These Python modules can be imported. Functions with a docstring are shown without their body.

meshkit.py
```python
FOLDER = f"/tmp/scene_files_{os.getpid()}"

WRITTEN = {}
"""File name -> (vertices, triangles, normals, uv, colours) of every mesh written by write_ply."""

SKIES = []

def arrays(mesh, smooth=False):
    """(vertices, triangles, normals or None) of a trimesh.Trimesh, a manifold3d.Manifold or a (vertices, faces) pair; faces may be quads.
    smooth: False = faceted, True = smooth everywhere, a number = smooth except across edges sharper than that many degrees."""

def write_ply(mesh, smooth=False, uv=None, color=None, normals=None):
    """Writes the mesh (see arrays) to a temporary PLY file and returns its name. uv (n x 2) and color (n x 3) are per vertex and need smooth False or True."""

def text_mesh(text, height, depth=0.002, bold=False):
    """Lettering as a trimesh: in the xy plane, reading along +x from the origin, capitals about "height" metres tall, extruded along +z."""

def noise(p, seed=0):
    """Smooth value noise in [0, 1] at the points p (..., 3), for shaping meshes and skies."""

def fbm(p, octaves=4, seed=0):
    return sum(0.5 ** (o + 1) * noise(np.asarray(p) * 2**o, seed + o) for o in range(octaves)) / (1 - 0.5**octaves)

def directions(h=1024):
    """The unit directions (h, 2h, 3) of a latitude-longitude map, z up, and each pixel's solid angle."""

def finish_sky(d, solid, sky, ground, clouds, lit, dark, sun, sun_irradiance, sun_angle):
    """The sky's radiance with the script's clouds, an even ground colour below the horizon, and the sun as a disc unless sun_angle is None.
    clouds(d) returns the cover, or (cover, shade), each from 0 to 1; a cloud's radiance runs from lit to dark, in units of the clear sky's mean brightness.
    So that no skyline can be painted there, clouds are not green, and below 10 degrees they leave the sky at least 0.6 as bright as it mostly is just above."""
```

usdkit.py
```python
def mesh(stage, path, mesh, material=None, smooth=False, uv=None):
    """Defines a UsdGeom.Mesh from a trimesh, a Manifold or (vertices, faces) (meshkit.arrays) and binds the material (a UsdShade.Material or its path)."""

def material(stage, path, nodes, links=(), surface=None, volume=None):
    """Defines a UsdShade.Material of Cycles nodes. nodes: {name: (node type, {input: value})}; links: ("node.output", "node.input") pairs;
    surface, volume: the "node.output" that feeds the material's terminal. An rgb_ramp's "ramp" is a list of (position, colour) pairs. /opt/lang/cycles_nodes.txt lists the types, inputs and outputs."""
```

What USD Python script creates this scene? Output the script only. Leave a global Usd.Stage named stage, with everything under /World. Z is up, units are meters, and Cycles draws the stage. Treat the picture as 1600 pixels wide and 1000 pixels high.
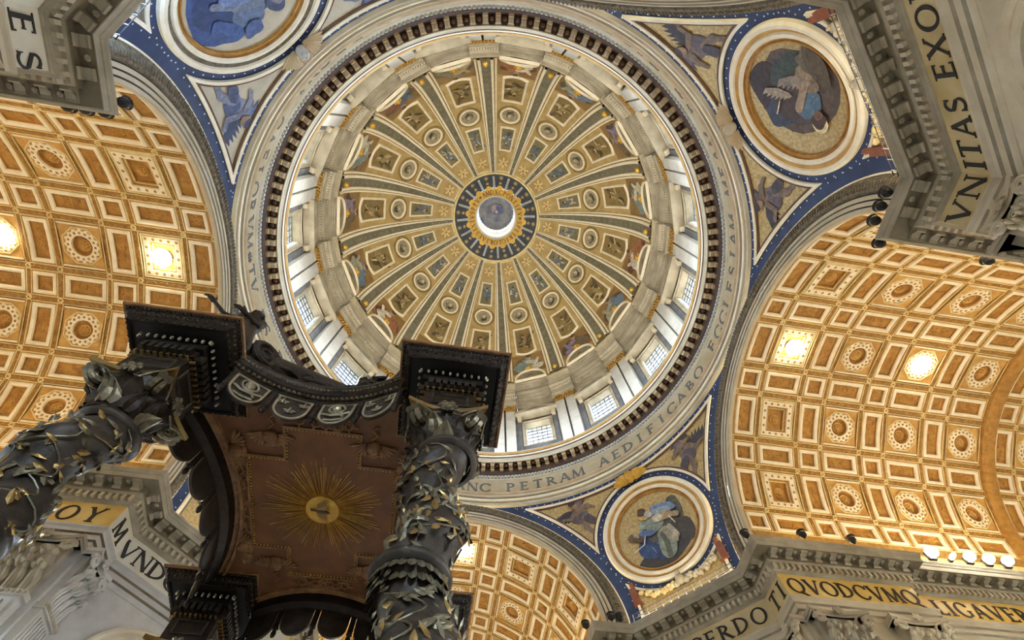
import math, re
import numpy as np, trimesh, usdkit, meshkit
from pxr import Usd, UsdGeom, UsdLux, UsdShade, Gf, Sdf, Vt
from shapely.geometry import Polygon, LineString, Point, MultiPolygon
from shapely.ops import unary_union
from shapely import affinity

stage = Usd.Stage.CreateInMemory()
UsdGeom.SetStageUpAxis(stage, 'Z'); UsdGeom.SetStageMetersPerUnit(stage, 1.0)
UsdGeom.Xform.Define(stage, '/World'); UsdGeom.Scope.Define(stage, '/World/Looks')
PI = math.pi; rad = math.radians

# ------------------------------------------------------------------ camera (a phone held low, tilted 26 degrees off the zenith)
CAM = np.array([-1.460, -12.214, 1.634]); ROTV = np.array([0.45922745, -0.06222756, 0.14246492]); FPX = 884.37
_a = np.linalg.norm(ROTV); _k = ROTV / _a; _K = np.array([[0, -_k[2], _k[1]], [_k[2], 0, -_k[0]], [-_k[1], _k[0], 0]])
ROT = np.eye(3) + math.sin(_a) * _K + (1 - math.cos(_a)) * _K @ _K       # rows: image right, image down, forward
cam = UsdGeom.Camera.Define(stage, '/World/camera')
_m = np.eye(4); _m[0, :3] = ROT[0]; _m[1, :3] = -ROT[1]; _m[2, :3] = -ROT[2]; _m[3, :3] = CAM
cam.AddTransformOp().Set(Gf.Matrix4d(*_m.ravel().tolist()))
cam.CreateHorizontalApertureAttr(36.0); cam.CreateVerticalApertureAttr(22.5); cam.CreateFocalLengthAttr(FPX * 36 / 1600)
cam.CreateHorizontalApertureOffsetAttr(-4.6 * 36 / 1600); cam.CreateVerticalApertureOffsetAttr(147.33 * 36 / 1600)
cam.CreateClippingRangeAttr((0.1, 5000.0))
cam.CreateExposureAttr(1.2)

# ------------------------------------------------------------------ daylight
SUN_AZ = 40.0
sky = UsdLux.DomeLight.Define(stage, '/World/sky'); sky.CreateIntensityAttr(1.0)
_sky = usdkit.material(stage, '/World/Looks/sky', {
    "s": ("sky_texture", {"sky_type": "multiple_scattering", "sun_disc": False, "sun_elevation": rad(48), "sun_rotation": rad(90 - SUN_AZ), "altitude": 50.0, "air_density": 1.0, "aerosol_density": 2.2}),
    "b": ("background_shader", {"strength": 1.3})}, [("s.color", "b.color")], surface="b.background")
UsdShade.MaterialBindingAPI.Apply(sky.GetPrim()).Bind(_sky)

# ------------------------------------------------------------------ unseen floodlights on the ledges, added fill lamps and cool spots below
_nl = {}
def rect_light(name, pos, direction, w, h, power, col, along=None):
    _nl[name] = _nl.get(name, 0) + 1
    l = UsdLux.RectLight.Define(stage, f'/World/{name}_{_nl[name]:03d}')
    d = np.array(direction, float); d /= np.linalg.norm(d)
    a = np.array(along if along is not None else ([1, 0, 0] if abs(d[0]) < .9 else [0, 1, 0]), float)
    x = a - d * (a @ d); x /= np.linalg.norm(x); z = -d; y = np.cross(z, x)
    m = np.eye(4); m[0, :3] = x; m[1, :3] = y; m[2, :3] = z; m[3, :3] = pos
    l.AddTransformOp().Set(Gf.Matrix4d(*m.ravel().tolist()))
    l.CreateWidthAttr(w); l.CreateHeightAttr(h); l.CreateColorAttr(Gf.Vec3f(*col)); l.CreateIntensityAttr(power); l.CreateNormalizeAttr(False)
    return l
WARM = (1.0, 0.74, 0.40); SOFT = (1.0, 0.88, 0.68); COOL = (.46, .67, 1.0); NAVE = (1.0, .82, .58)
P_VAULT, P_DOME, P_PEND, P_NAVE, P_COOL = 15.0, 56.0, 12.0, 40.0, 120.0
for _s in (-1, 1):
    for _ax in (0, 1):
        for _e in (-1, 1):
            n = 3 if (_ax == 0) else 2
            for k in range(n):
                t = 27.0 + 9.0 * k
                pos = (_s * t, _e * 10.9, 33.3) if _ax == 0 else (_e * 10.9, _s * t, 33.3)
                dr = (0, -_e * .55, .8) if _ax == 0 else (-_e * .55, 0, .8)
                rect_light('unseen_vault_flood', pos, dr, 8.0, 0.35, P_VAULT, WARM, along=(1, 0, 0) if _ax == 0 else (0, 1, 0))  # out of view on the cornices, placed to light the vaults
for k in range(16):
    a = rad(22.5 * k + 11.25)
    rect_light('unseen_dome_flood', (19.75 * math.cos(a), 19.75 * math.sin(a), 56.0), (-1.2 * math.cos(a), -1.2 * math.sin(a), 1), 3.0, .5, P_DOME, (1.0, .92, .77), along=(-math.sin(a), math.cos(a), 0))  # out of view on the ring cornice, placed to light the dome
for k in range(4):
    a = rad(45 + 90 * k)
    rect_light('unseen_pendentive_flood', (23.6 * math.cos(a), 23.6 * math.sin(a), 33.25), (-.35 * math.cos(a), -.35 * math.sin(a), 1), 8.0, .4, P_PEND * (2.2 if k == 2 else 1), COOL if k == 2 else SOFT, along=(-math.sin(a), math.cos(a), 0))  # out of view; the cool one stands for daylight on the upper left

def ball_light(name, pos, r, power, col, aim=None, cone=None):
    _nl[name] = _nl.get(name, 0) + 1
    l = UsdLux.SphereLight.Define(stage, f'/World/{name}_{_nl[name]:03d}'); l.CreateRadiusAttr(r); l.CreateIntensityAttr(power); l.CreateColorAttr(Gf.Vec3f(*col)); l.CreateNormalizeAttr(False)
    m = np.eye(4)
    if aim is not None:
        z = np.array(pos, float) - aim; z /= np.linalg.norm(z); x = np.cross([0, 0, 1.0], z); x /= np.linalg.norm(x); m[0, :3] = x; m[1, :3] = np.cross(z, x); m[2, :3] = z
        sh = UsdLux.ShapingAPI.Apply(l.GetPrim()); sh.CreateShapingConeAngleAttr(cone); sh.CreateShapingConeSoftnessAttr(.3)
    m[3, :3] = pos; l.AddTransformOp().Set(Gf.Matrix4d(*m.ravel().tolist())); return l
for _s in (-1, 1):
    for _e in (-1, 1):
        if (_s, _e) != (-1, -1):
            ball_light('added_fill_lamp', (_s * 27, _e * 6, 9), .6, P_NAVE, NAVE)  # added fill below the view, brightens the stone of the crossing
            ball_light('added_fill_lamp', (_e * 6, _s * 27, 9), .6, P_NAVE * (1 if _s > 0 else .4), NAVE)
    ball_light('unseen_cool_spot', (3, _s * 16, 5),   .4, P_COOL * (1 if _s > 0 else .5), COOL, aim=(-17.5, _s * 17.5, 28), cone=16)  # out of view, lights the left piers in place of daylight

# ------------------------------------------------------------------ mesh helpers
def J(parts):
    parts = [p for p in parts if p is not None and len(p[1])]
    if not parts: return np.zeros((0, 3)), np.zeros((0, 3), int)
    n = 0; V = []; F = []
    for v, f in parts:
        V.append(v); F.append(f + n); n += len(v)
    return np.vstack(V), np.vstack(F)
BOXF = np.array([[0, 2, 1], [0, 3, 2], [4, 5, 6], [4, 6, 7], [0, 1, 5], [0, 5, 4], [1, 2, 6], [1, 6, 5], [2, 3, 7], [2, 7, 6], [3, 0, 4], [3, 4, 7]])
def box(x0, x1, y0, y1, z0, z1):
    return np.array([[x0, y0, z0], [x1, y0, z0], [x1, y1, z0], [x0, y1, z0], [x0, y0, z1], [x1, y0, z1], [x1, y1, z1], [x0, y1, z1]], float), BOXF
def cbox(c, s): return box(c[0] - s[0] / 2, c[0] + s[0] / 2, c[1] - s[1] / 2, c[1] + s[1] / 2, c[2] - s[2] / 2, c[2] + s[2] / 2)
def frustum(c, a0, b0, a1, b1, z0, z1):
    x, y = c
    return np.array([[x - a0, y - b0, z0], [x + a0, y - b0, z0], [x + a0, y + b0, z0], [x - a0, y + b0, z0], [x - a1, y - b1, z1], [x + a1, y - b1, z1], [x + a1, y + b1, z1], [x - a1, y + b1, z1]], float), BOXF
def loft(loops, closed=True, cap0=False, cap1=False):
    L = np.array(loops, float); k, n = L.shape[:2]; V = L.reshape(-1, 3)
    m = n if closed else n - 1
    i = np.arange(m); j = (i + 1) % n; F = []
    for a in range(k - 1):
        p, q = a * n, (a + 1) * n
        F.append(np.stack([p + i, p + j, q + j], 1)); F.append(np.stack([p + i, q + j, q + i], 1))
    F = np.vstack(F) if F else np.zeros((0, 3), int)
    out = [(V, F)]
    if cap0: out.append(fan(L[0]))
    if cap1: out.append(fan(L[-1]))
    return J(out)
def fan(loop):
    L = np.array(loop, float); n = len(L)
    return np.vstack([L, L.mean(0)]), np.array([[i, (i + 1) % n, n] for i in range(n)])
def lathe(prof, n=32, a0=0.0, a1=2 * PI, c=(0, 0, 0)):
    full = abs(a1 - a0 - 2 * PI) < 1e-6
    A = np.linspace(a0, a1, n, endpoint=False) if full else np.linspace(a0, a1, n + 1)
    L = [[(c[0] + r * math.cos(t), c[1] + r * math.sin(t), c[2] + z) for t in A] for r, z in prof]
    return loft(L, closed=full)
def tube(path, r, n=8, caps=True):
    P = np.array(path, float); r = np.broadcast_to(r, len(P)); T = np.gradient(P, axis=0); T /= np.linalg.norm(T, axis=1)[:, None] + 1e-12
    u = np.cross(T[0], [0, 0, 1.0]);
    if np.linalg.norm(u) < 1e-3: u = np.cross(T[0], [1.0, 0, 0])
    u /= np.linalg.norm(u); loops = []
    for k in range(len(P)):
        u = u - T[k] * (u @ T[k]); u /= np.linalg.norm(u); w = np.cross(T[k], u)
        a = np.arange(n) * 2 * PI / n
        loops.append(P[k] + r[k] * (np.cos(a)[:, None] * u + np.sin(a)[:, None] * w))
    return loft(loops, True, caps, caps)
_ico = trimesh.creation.icosphere(1); _ico0 = trimesh.creation.icosphere(0); _ico2 = trimesh.creation.icosphere(2)
def ball(c, r, lev=1):
    m = (_ico0, _ico, _ico2)[lev]; return np.array(m.vertices) * np.array(r) + np.array(c), np.array(m.faces)
def rotz(v, a):
    c, s = math.cos(a), math.sin(a); v = np.asarray(v, float)
    return np.stack([v[..., 0] * c - v[..., 1] * s, v[..., 0] * s + v[..., 1] * c, v[..., 2]], -1)
def mv(g, t): return g[0] + np.array(t, float), g[1]
def rz(g, a): return rotz(g[0], a), g[1]
def mp(g, f): return f(g[0]), g[1]
def frame3(g, o, x, y, z):
    """local (x, y, z) -> o + x*X + y*Y + z*Z"""
    v = g[0]; return np.array(o, float) + v[:, :1] * np.array(x, float) + v[:, 1:2] * np.array(y, float) + v[:, 2:3] * np.array(z, float), g[1]
# ---- 2D polygons (CCW corners)
def rect(hx, hy): return np.array([[-hx, -hy], [hx, -hy], [hx, hy], [-hx, hy]], float)
def ngon(r, n, a0=0.0): a = a0 + np.arange(n) * 2 * PI / n; return np.stack([r * np.cos(a), r * np.sin(a)], 1)
def inset(P, d):
    if d == 0: return P
    n = len(P); out = []
    for i in range(n):
        a, b, c = P[i - 1], P[i], P[(i + 1) % n]
        e = (b - a) / np.linalg.norm(b - a); f = (c - b) / np.linalg.norm(c - b)
        n1 = np.array([-e[1], e[0]]); n2 = np.array([-f[1], f[0]]); k = 1 + n1 @ n2
        out.append(b + d * (n1 + n2) / max(k, .2))
    return np.array(out)
def dens(P, n):
    if n == 1: return P
    Q = np.roll(P, -1, 0); return np.vstack([P[i] + (Q[i] - P[i]) * (k / n) for i in range(len(P)) for k in range(n)])
def at_h(P, h): return np.column_stack([P, np.full(len(P), h)])
def moulding(P, prof, n=1, fill=False):
    loops = [at_h(dens(inset(P, d), n), h) for d, h in prof]
    return loft(loops, True, False, fill)
def fillp(P, h, n=1): return fan(at_h(dens(P, n), h))
def pgeo(poly, h=0.0, depth=None, maxe=None):
    """a shapely polygon as a flat sheet at height h, or extruded from h-depth to h"""
    out = []
    for g in getattr(poly, 'geoms', [poly]):
        if g.is_empty or g.area < 1e-5 or g.geom_type != 'Polygon': continue
        v, f = trimesh.creation.triangulate_polygon(g, engine='earcut')
        if not len(f): continue
        v = np.column_stack([v, np.full(len(v), h)])
        if maxe: v, f = trimesh.remesh.subdivide_to_size(v, f, maxe)
        out.append((v, f))
        if depth:
            for ring in [g.exterior, *g.interiors]:
                c = np.array(ring.coords)[:-1]
                out.append(loft([at_h(c, h), at_h(c, h - depth)]))
    return J(out)
# ---- prims
_names = {}
def _path(parent, name):
    base = '/World' if parent is None else str(parent.GetPath())
    k = (base, name); n = _names.get(k, 0); _names[k] = n + 1
    return f'{base}/{name}' + (f'_{n:03d}' if n else '')
def cd(p, **kw):
    for k, v in kw.items():
        if v: p.SetCustomDataByKey({'cat': 'category'}.get(k, k), v)
    return p
def thing(name, label, cat, kind=None, group=None, loc=None, rot=0):
    x = UsdGeom.Xform.Define(stage, _path(None, name))
    if loc is not None:
        x.AddTranslateOp().Set(Gf.Vec3d(*map(float, loc)))
        if rot: x.AddRotateZOp().Set(float(rot))
    return cd(x.GetPrim(), label=label, cat=cat, kind=kind, group=group)
def mk(parent, name, g, mat, smooth=False, tint=None, **kw):
    m = usdkit.mesh(stage, _path(parent, name), g, '/World/Looks/' + mat, smooth)
    if tint is not None:
        UsdGeom.PrimvarsAPI(m).CreatePrimvar('tint', Sdf.ValueTypeNames.Color3fArray, 'uniform').Set(Vt.Vec3fArray.FromNumpy(np.asarray(tint, np.float32)))
    return cd(m.GetPrim(), **kw)
def grp(parent, name, **kw): return cd(UsdGeom.Xform.Define(stage, _path(parent, name)).GetPrim(), **kw)
def copy_of(src, loc, rot=0, label=None, group=None):
    was = src.GetCustomData()
    r = thing(re.sub(r'_\d{3}$', '', src.GetName()), label or was['label'], was['category'], None, group or was.get('group'), loc, rot)
    r.GetReferences().AddInternalReference(src.GetPath()); r.SetInstanceable(True)
    return r
# ---- looks
def S(hx):
    c = np.array([int(hx[i:i + 2], 16) for i in (0, 2, 4)]) / 255; return tuple(np.where(c < .04045, c / 12.92, ((c + .055) / 1.055) ** 2.4))
def look(name, c1, c2=None, scale=2.0, rough=.6, metal=0.0, bump=0.0, bscale=8.0, detail=5.0, spec=.4):
    c2 = c2 or c1
    n = {"g": ("geometry", {}), "n": ("noise_texture", {"scale": scale, "detail": detail, "roughness": .6}), "r": ("rgb_ramp", {"ramp": [(.32, S(c1)), (.68, S(c2))]}),
         "p": ("principled_bsdf", {"roughness": rough, "metallic": metal, "specular_ior_level": spec})}
    l = [("g.position", "n.vector"), ("n.fac", "r.fac"), ("r.color", "p.base_color")]
    if bump:
        n["m"] = ("noise_texture", {"scale": bscale, "detail": 4.0}); n["b"] = ("bump", {"strength": bump, "distance": .05})
        l += [("g.position", "m.vector"), ("m.fac", "b.height"), ("b.normal", "p.normal")]
    usdkit.material(stage, '/World/Looks/' + name, n, l, surface="p.BSDF")
look('stone', 'b5ab97', '8f8672', .6, .7, bump=.15, bscale=3)
look('stone_pale', 'cfc4ac', 'b3a78c', .5, .6)
look('stone_white', 'c4c4c1', 'b0b0ac', .8, .55)
look('stone_shade', '8d826b', '6e6450', .8, .75)  # darker copy of the stone, shade put into its colour
look('grey_marble', '6f7278', '4d5057', .9, .5)
look('dark_gap', '3d3b3a', '2c2a2a', 1, .7)
look('cream', 'f6edd8', 'e9dcbe', 1.5, .5)
look('cream_gold', 'ecd9a8', 'd6bb7c', 1.5, .45)
look('gold_field', 'd6aa60', 'ba8a45', 1.2, .5, bump=.5, bscale=5)
look('gold_deep', 'c4944a', 'a07234', 2.0, .55, bump=.9, bscale=6)
look('gold_band', 'b58f4e', '8f6a35', 3.0, .5, bump=.9, bscale=7)
look('gold', 'f0c862', 'd3a03a', 1.5, .35, .6)
look('gold_letterband', 'e3b950', 'c89b3a', .7, .4, bump=.1)
look('ink', '2a2620', '2a2620', 1, .6)
look('ink_ring', '6d6c6a', '5a5856', 1, .6)
look('brown_soffit', '7a5c43', '5e4531', 1.2, .6)
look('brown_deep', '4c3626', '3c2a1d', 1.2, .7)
look('tan', 'c9b08c', 'b0966f', 1.0, .6)
look('blue_mosaic', '2a3d68', '1c2a4c', 1.0, .45)
look('star_white', 'e8eef8', 'd8e0f0', 1, .4)
look('ornament_grey', '857a66', '5d5444', 4, .6, bump=.8, bscale=9)
look('dome_ground', 'c4aa72', 'a98e58', .9, .5)
look('dome_dark', '98814f', '7d683c', 1.5, .55)
look('rib_blue', '807c6c', '68654f', 1.0, .5, bump=.4, bscale=3)
look('night_blue', '3d434c', '2f343c', 1.2, .5)
look('mosaic_gold', 'cdb27a', '9c8452', 5.0, .4, .2)
look('bronze', '35291f', '1f1813', 2.5, .42, .55, bump=.5, bscale=6)
look('bronze_grey', '4b4035', '2d2620', 2.0, .46, .6, bump=.3, bscale=8)
look('bronze_dark', '1d1712', '14100d', 2.0, .5, .4)
look('bronze_golden', 'a98a55', '7d6236', 3.0, .35, .8)
look('bronze_leaf', '7d7058', '4d4535', 4.0, .4, .7)
look('wood_brown', '7a4d2c', '623c22', 1.5, .55, bump=.15, bscale=10)
look('wood_relief', '96693f', '6a4526', 2.5, .5, bump=.6, bscale=9)
look('gilt_ray', 'd8ac5c', 'b08338', 4, .4, .5)
look('gilt_disc', 'dcae4c', 'c08f35', 3, .4, .3)
look('lamp_body', '1b1918', '1b1918', 1, .5)
look('plaster', 'd9cfb8', 'c9bda3', .4, .7)
look('floor_marble', 'b9ad9a', '8d8272', .25, .3)
usdkit.material(stage, '/World/Looks/paint', {"a": ("attribute", {"attribute": "tint"}), "g": ("geometry", {}), "n": ("noise_texture", {"scale": 1.6, "detail": 6.0, "roughness": .7, "distortion": 1.2}),
    "r": ("rgb_ramp", {"ramp": [(.25, (.35, .35, .38)), (.5, (.9, .9, .9)), (.75, (1.7, 1.65, 1.5))]}), "m": ("mix_color", {"blend_type": "multiply", "fac": 1.0}), "p": ("principled_bsdf", {"roughness": .5})},
    [("g.position", "n.vector"), ("n.fac", "r.fac"), ("a.color", "m.a"), ("r.color", "m.b"), ("m.result", "p.base_color")], surface="p.BSDF")
look('banner_red', '9a5a38', '7d452a', 2, .5)
look('arch_white', 'd0c5ae', 'beb298', .8, .55)
look('tan_pale', 'bfae8c', 'a89673', .6, .6)
look('gold_capital', 'd0a85c', '9a7a42', 4, .45, .3, bump=.4)
look('figure_ground', '9a7a48', '7d6038', .7, .5); look('lunette_ground', '938a72', '756d58', 1.0, .5); look('roundel_ground', 'b7a98a', '8d8166', 2, .5); look('panel_grey', '8e8462', '726845', 1.4, .5)
look('lantern_white', 'f4f3ef', 'eceae4', 1, .5)
look('lantern_vault', '8a8880', '55586a', .9, .6)
look('letter_brown', '6e4a1e', '5a3b16', 2, .5)
look('gold_frieze', 'e6c878', 'cfa855', .5, .3, bump=.05)
look('white_lit_frieze', 'e2dcc8', 'd0c9b2', .5, .35)  # gold mosaic frieze with white light put into its colour
look('dim_lit_frieze', 'd2bf90', 'b8a26c', .5, .4)  # same frieze where the light is duller, put into its colour
look('cool_lit_pier', 'c9c7c2', 'aeaca6', .7, .6)  # lower left pier stone with cool light put into its colour
look('bronze_pale', 'b5a88e', '8f836b', 3, .35, .6)
look('wood_cross', '82502a', '653c1f', 1.2, .5)
look('dove_dark', '5a4530', '463423', 2, .5)
look('dove_wing', 'a8834a', '7f6236', 2, .45)
def lamp_look(name, col, strength):
    usdkit.material(stage, '/World/Looks/' + name, {"e": ("emission", {"color": col, "strength": strength})}, [], surface="e.emission")
lamp_look('lamp_warm', (1, .86, .6), 13.0); lamp_look('lamp_white', (1, .92, .78), 16.0)
usdkit.material(stage, '/World/Looks/pane', {"t": ("transparent_bsdf", {"color": (.93, .97, .98)}), "g": ("glossy_bsdf", {"roughness": .05, "color": (.9, .95, 1)}), "f": ("fresnel", {"IOR": 1.45}), "m": ("mix_closure", {})},
    [("t.BSDF", "m.closure1"), ("g.BSDF", "m.closure2"), ("f.fac", "m.fac")], surface="m.closure")

# ---- Roman capitals drawn with strokes (height 1), each letter an outline of its own
TK, TN = .15, .075
def _st(a, b, w): return LineString([a, b]).buffer(w / 2, cap_style=2)
def _sf(x, y, w=.16): return Polygon([(x - w, y - .02), (x + w, y - .02), (x + w, y + .02), (x - w, y + .02)])
def _ring(cx, cy, rx, ry, a0=0, a1=360):
    o = Polygon([(cx + rx * math.cos(rad(t)), cy + ry * math.sin(rad(t))) for t in range(0, 360, 12)])
    i = Polygon([(cx + (rx - TK * .95) * math.cos(rad(t)), cy + (ry - TN) * math.sin(rad(t))) for t in range(0, 360, 12)])
    r = o.difference(i)
    if (a0, a1) != (0, 360):
        w = Polygon([(cx, cy)] + [(cx + 3 * math.cos(rad(t)), cy + 3 * math.sin(rad(t))) for t in np.linspace(a0, a1, 24)]); r = r.intersection(w)
    return r
def _bowl(x, y0, y1, rx): 
    cy, ry = (y0 + y1) / 2, (y1 - y0) / 2
    return _ring(x, cy, rx, ry).intersection(Polygon([(x - .02, y0 - 1), (x + 2, y0 - 1), (x + 2, y1 + 1), (x - .02, y1 + 1)]))
def _v(x): return [_st((x, 0), (x, 1), TK), _sf(x, .02), _sf(x, .98)]
def _glyph(c):
    U = unary_union
    if c == 'I': return U(_v(.16)), .32
    if c == 'A': return U([_st((.36, 1), (.08, 0), TN), _st((.36, 1), (.68, 0), TK), _st((.18, .35), (.56, .35), TN), _sf(.08, .02, .11), _sf(.68, .02, .13)]), .78
    if c == 'V': return U([_st((.1, 1), (.4, 0), TK), _st((.7, 1), (.4, 0), TN), _sf(.1, .98, .13), _sf(.7, .98, .11)]), .78
    if c == 'M': return U([_st((.1, 0), (.16, 1), TN), _st((.16, 1), (.46, .05), TK), _st((.46, .05), (.78, 1), TN), _st((.78, 1), (.84, 0), TK), _sf(.1, .02, .1), _sf(.84, .02, .13)]), .95
    if c == 'N': return U([_st((.12, 0), (.12, 1), TN), _st((.12, 1), (.68, 0), TK), _st((.68, 0), (.68, 1), TN), _sf(.12, .02, .11), _sf(.68, .98, .11), _sf(.1, .98, .1)]), .8
    if c == 'T': return U([_st((.34, 0), (.34, 1), TK), _st((.02, .965), (.66, .965), TN), _sf(.34, .02), _st((.04, .84), (.04, 1), .05), _st((.64, .84), (.64, 1), .05)]), .68
    if c == 'E': return U(_v(.14) + [_st((.14, .965), (.52, .965), TN), _st((.14, .52), (.46, .52), TN), _st((.14, .035), (.55, .035), TN), _st((.51, .84), (.51, 1), .05), _st((.54, 0), (.54, .17), .05), _st((.46, .44), (.46, .6), .04)]), .6
    if c == 'F': return U(_v(.14) + [_st((.14, .965), (.52, .965), TN), _st((.14, .52), (.44, .52), TN), _st((.51, .84), (.51, 1), .05)]), .56
    if c == 'L': return U(_v(.14) + [_st((.14, .035), (.54, .035), TN), _st((.53, 0), (.53, .17), .05)]), .58
    if c == 'H': return U(_v(.14) + _v(.64) + [_st((.14, .5), (.64, .5), TN)]), .8
    if c == 'P': return U(_v(.14) + [_bowl(.14, .44, 1, .44)]), .6
    if c == 'R': return U(_v(.14) + [_bowl(.14, .46, 1, .42), _st((.3, .48), (.66, 0), TK), _sf(.68, .02, .09)]), .72
    if c == 'B': return U(_v(.14) + [_bowl(.14, .5, 1, .38), _bowl(.14, 0, .55, .45)]), .64
    if c == 'D': return U(_v(.14) + [_bowl(.14, 0, 1, .62)]), .8
    if c == 'O': return _ring(.45, .5, .43, .52), .9
    if c == 'Q': return U([_ring(.45, .5, .43, .52), _st((.5, .1), (.9, -.2), .11)]), .92
    if c == 'C': return U([_ring(.45, .5, .43, .52, 42, 318), _st((.77, .72), (.77, .92), .05)]), .8
    if c == 'G': return U([_ring(.45, .5, .43, .52, 42, 318), _st((.77, .72), (.77, .92), .05), _st((.74, .1), (.74, .45), TK * .8), _sf(.74, .44, .12)]), .86
    if c == 'S':
        up = [(.29 + .19 * math.cos(rad(t)), .75 + .22 * math.sin(rad(t))) for t in range(35, 235, 12)]; lo = [(.29 + .22 * math.cos(rad(t)), .26 + .23 * math.sin(rad(t))) for t in range(60, -145, -12)]
        return U([LineString(up + lo).buffer(.045), LineString([up[-2], lo[1]]).buffer(.072), _st((.46, .76), (.46, .98), .04), _st((.09, .02), (.09, .26), .04)]), .56
    if c == 'X': return U([_st((.1, 1), (.66, 0), TK), _st((.64, 1), (.08, 0), TN), _sf(.1, .98, .11), _sf(.66, .02, .11), _sf(.64, .98, .1), _sf(.08, .02, .1)]), .76
    if c == 'Y': return U([_st((.1, 1), (.38, .48), TK), _st((.68, 1), (.38, .48), TN), _st((.38, 0), (.38, .5), TK), _sf(.38, .02), _sf(.1, .98, .12), _sf(.68, .98, .1)]), .76
    if c == '+': return U([Polygon([(.3 + .16 * math.cos(a), .5 + .16 * math.sin(a)) for a in np.arange(8) * PI / 4])] + [_st((.3, .5), (.3 + .3 * math.cos(a), .5 + .3 * math.sin(a)), .09) for a in np.arange(8) * PI / 4]), .6
    return None, .4
_gc = {}
def glyph(c):
    if c not in _gc:
        p, w = _glyph(c); _gc[c] = (None if p is None else pgeo(p.simplify(.006), 0.0, .04), w)
    return _gc[c]
def write(parent, text, height, place, mat, x0=0.0, track=.22, name='letter'):
    """place(local) maps (x right, y up, h out); returns the run's length"""
    x = x0
    for c in text:
        g, w = glyph(c)
        if g is not None:
            v = g[0] * np.array([height, height, 1]) + [x, 0, .05]
            mk(parent, name, (place(v), g[1]), mat)
        x += (w + track) * height
    return x
# ================================================================== THE GREAT VAULTS
ZS, RV, DA = 33.87, 12.1, 20.8          # springing height, vault radius, plane of the crossing arches
def vmap(ax, s):
    def f(v, th0, t0):
        th = th0 + v[:, 0] / RV; t = t0 + v[:, 1]; o = (RV - v[:, 2]) * np.cos(th); z = ZS + (RV - v[:, 2]) * np.sin(th)
        return np.column_stack([s * t, o, z]) if ax == 0 else np.column_stack([o, s * t, z])
    return f
def dots_on(path, r, h, d=.05, n=6):
    return J([mv(lathe([(r * .35, h + d), (r, h)], n), (x, y, 0)) for x, y in path])
def hexdiscs(path, r, h, n=7): return J([fan(np.column_stack([ngon(r, n) + p, np.full(n, h)])) for p in path])
ROWS_W = [30, 60, 90, 120, 150]; ROWS_N = [15, 45, 75, 105, 135, 165]
rngv = np.random.default_rng(11)
def leafwork(hx, hy, h, n, rng, size=.13):
    out = []
    for k in range(n):
        x, y = rng.uniform(-hx, hx), rng.uniform(-hy, hy); s = size * rng.uniform(.6, 1.3); a = rng.uniform(0, PI)
        g = ball((0, 0, 0), (s * 1.7, s * .7, .07), 0); out.append(mv(rz(g, a), (x, y, h)))
    return J(out)
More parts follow.
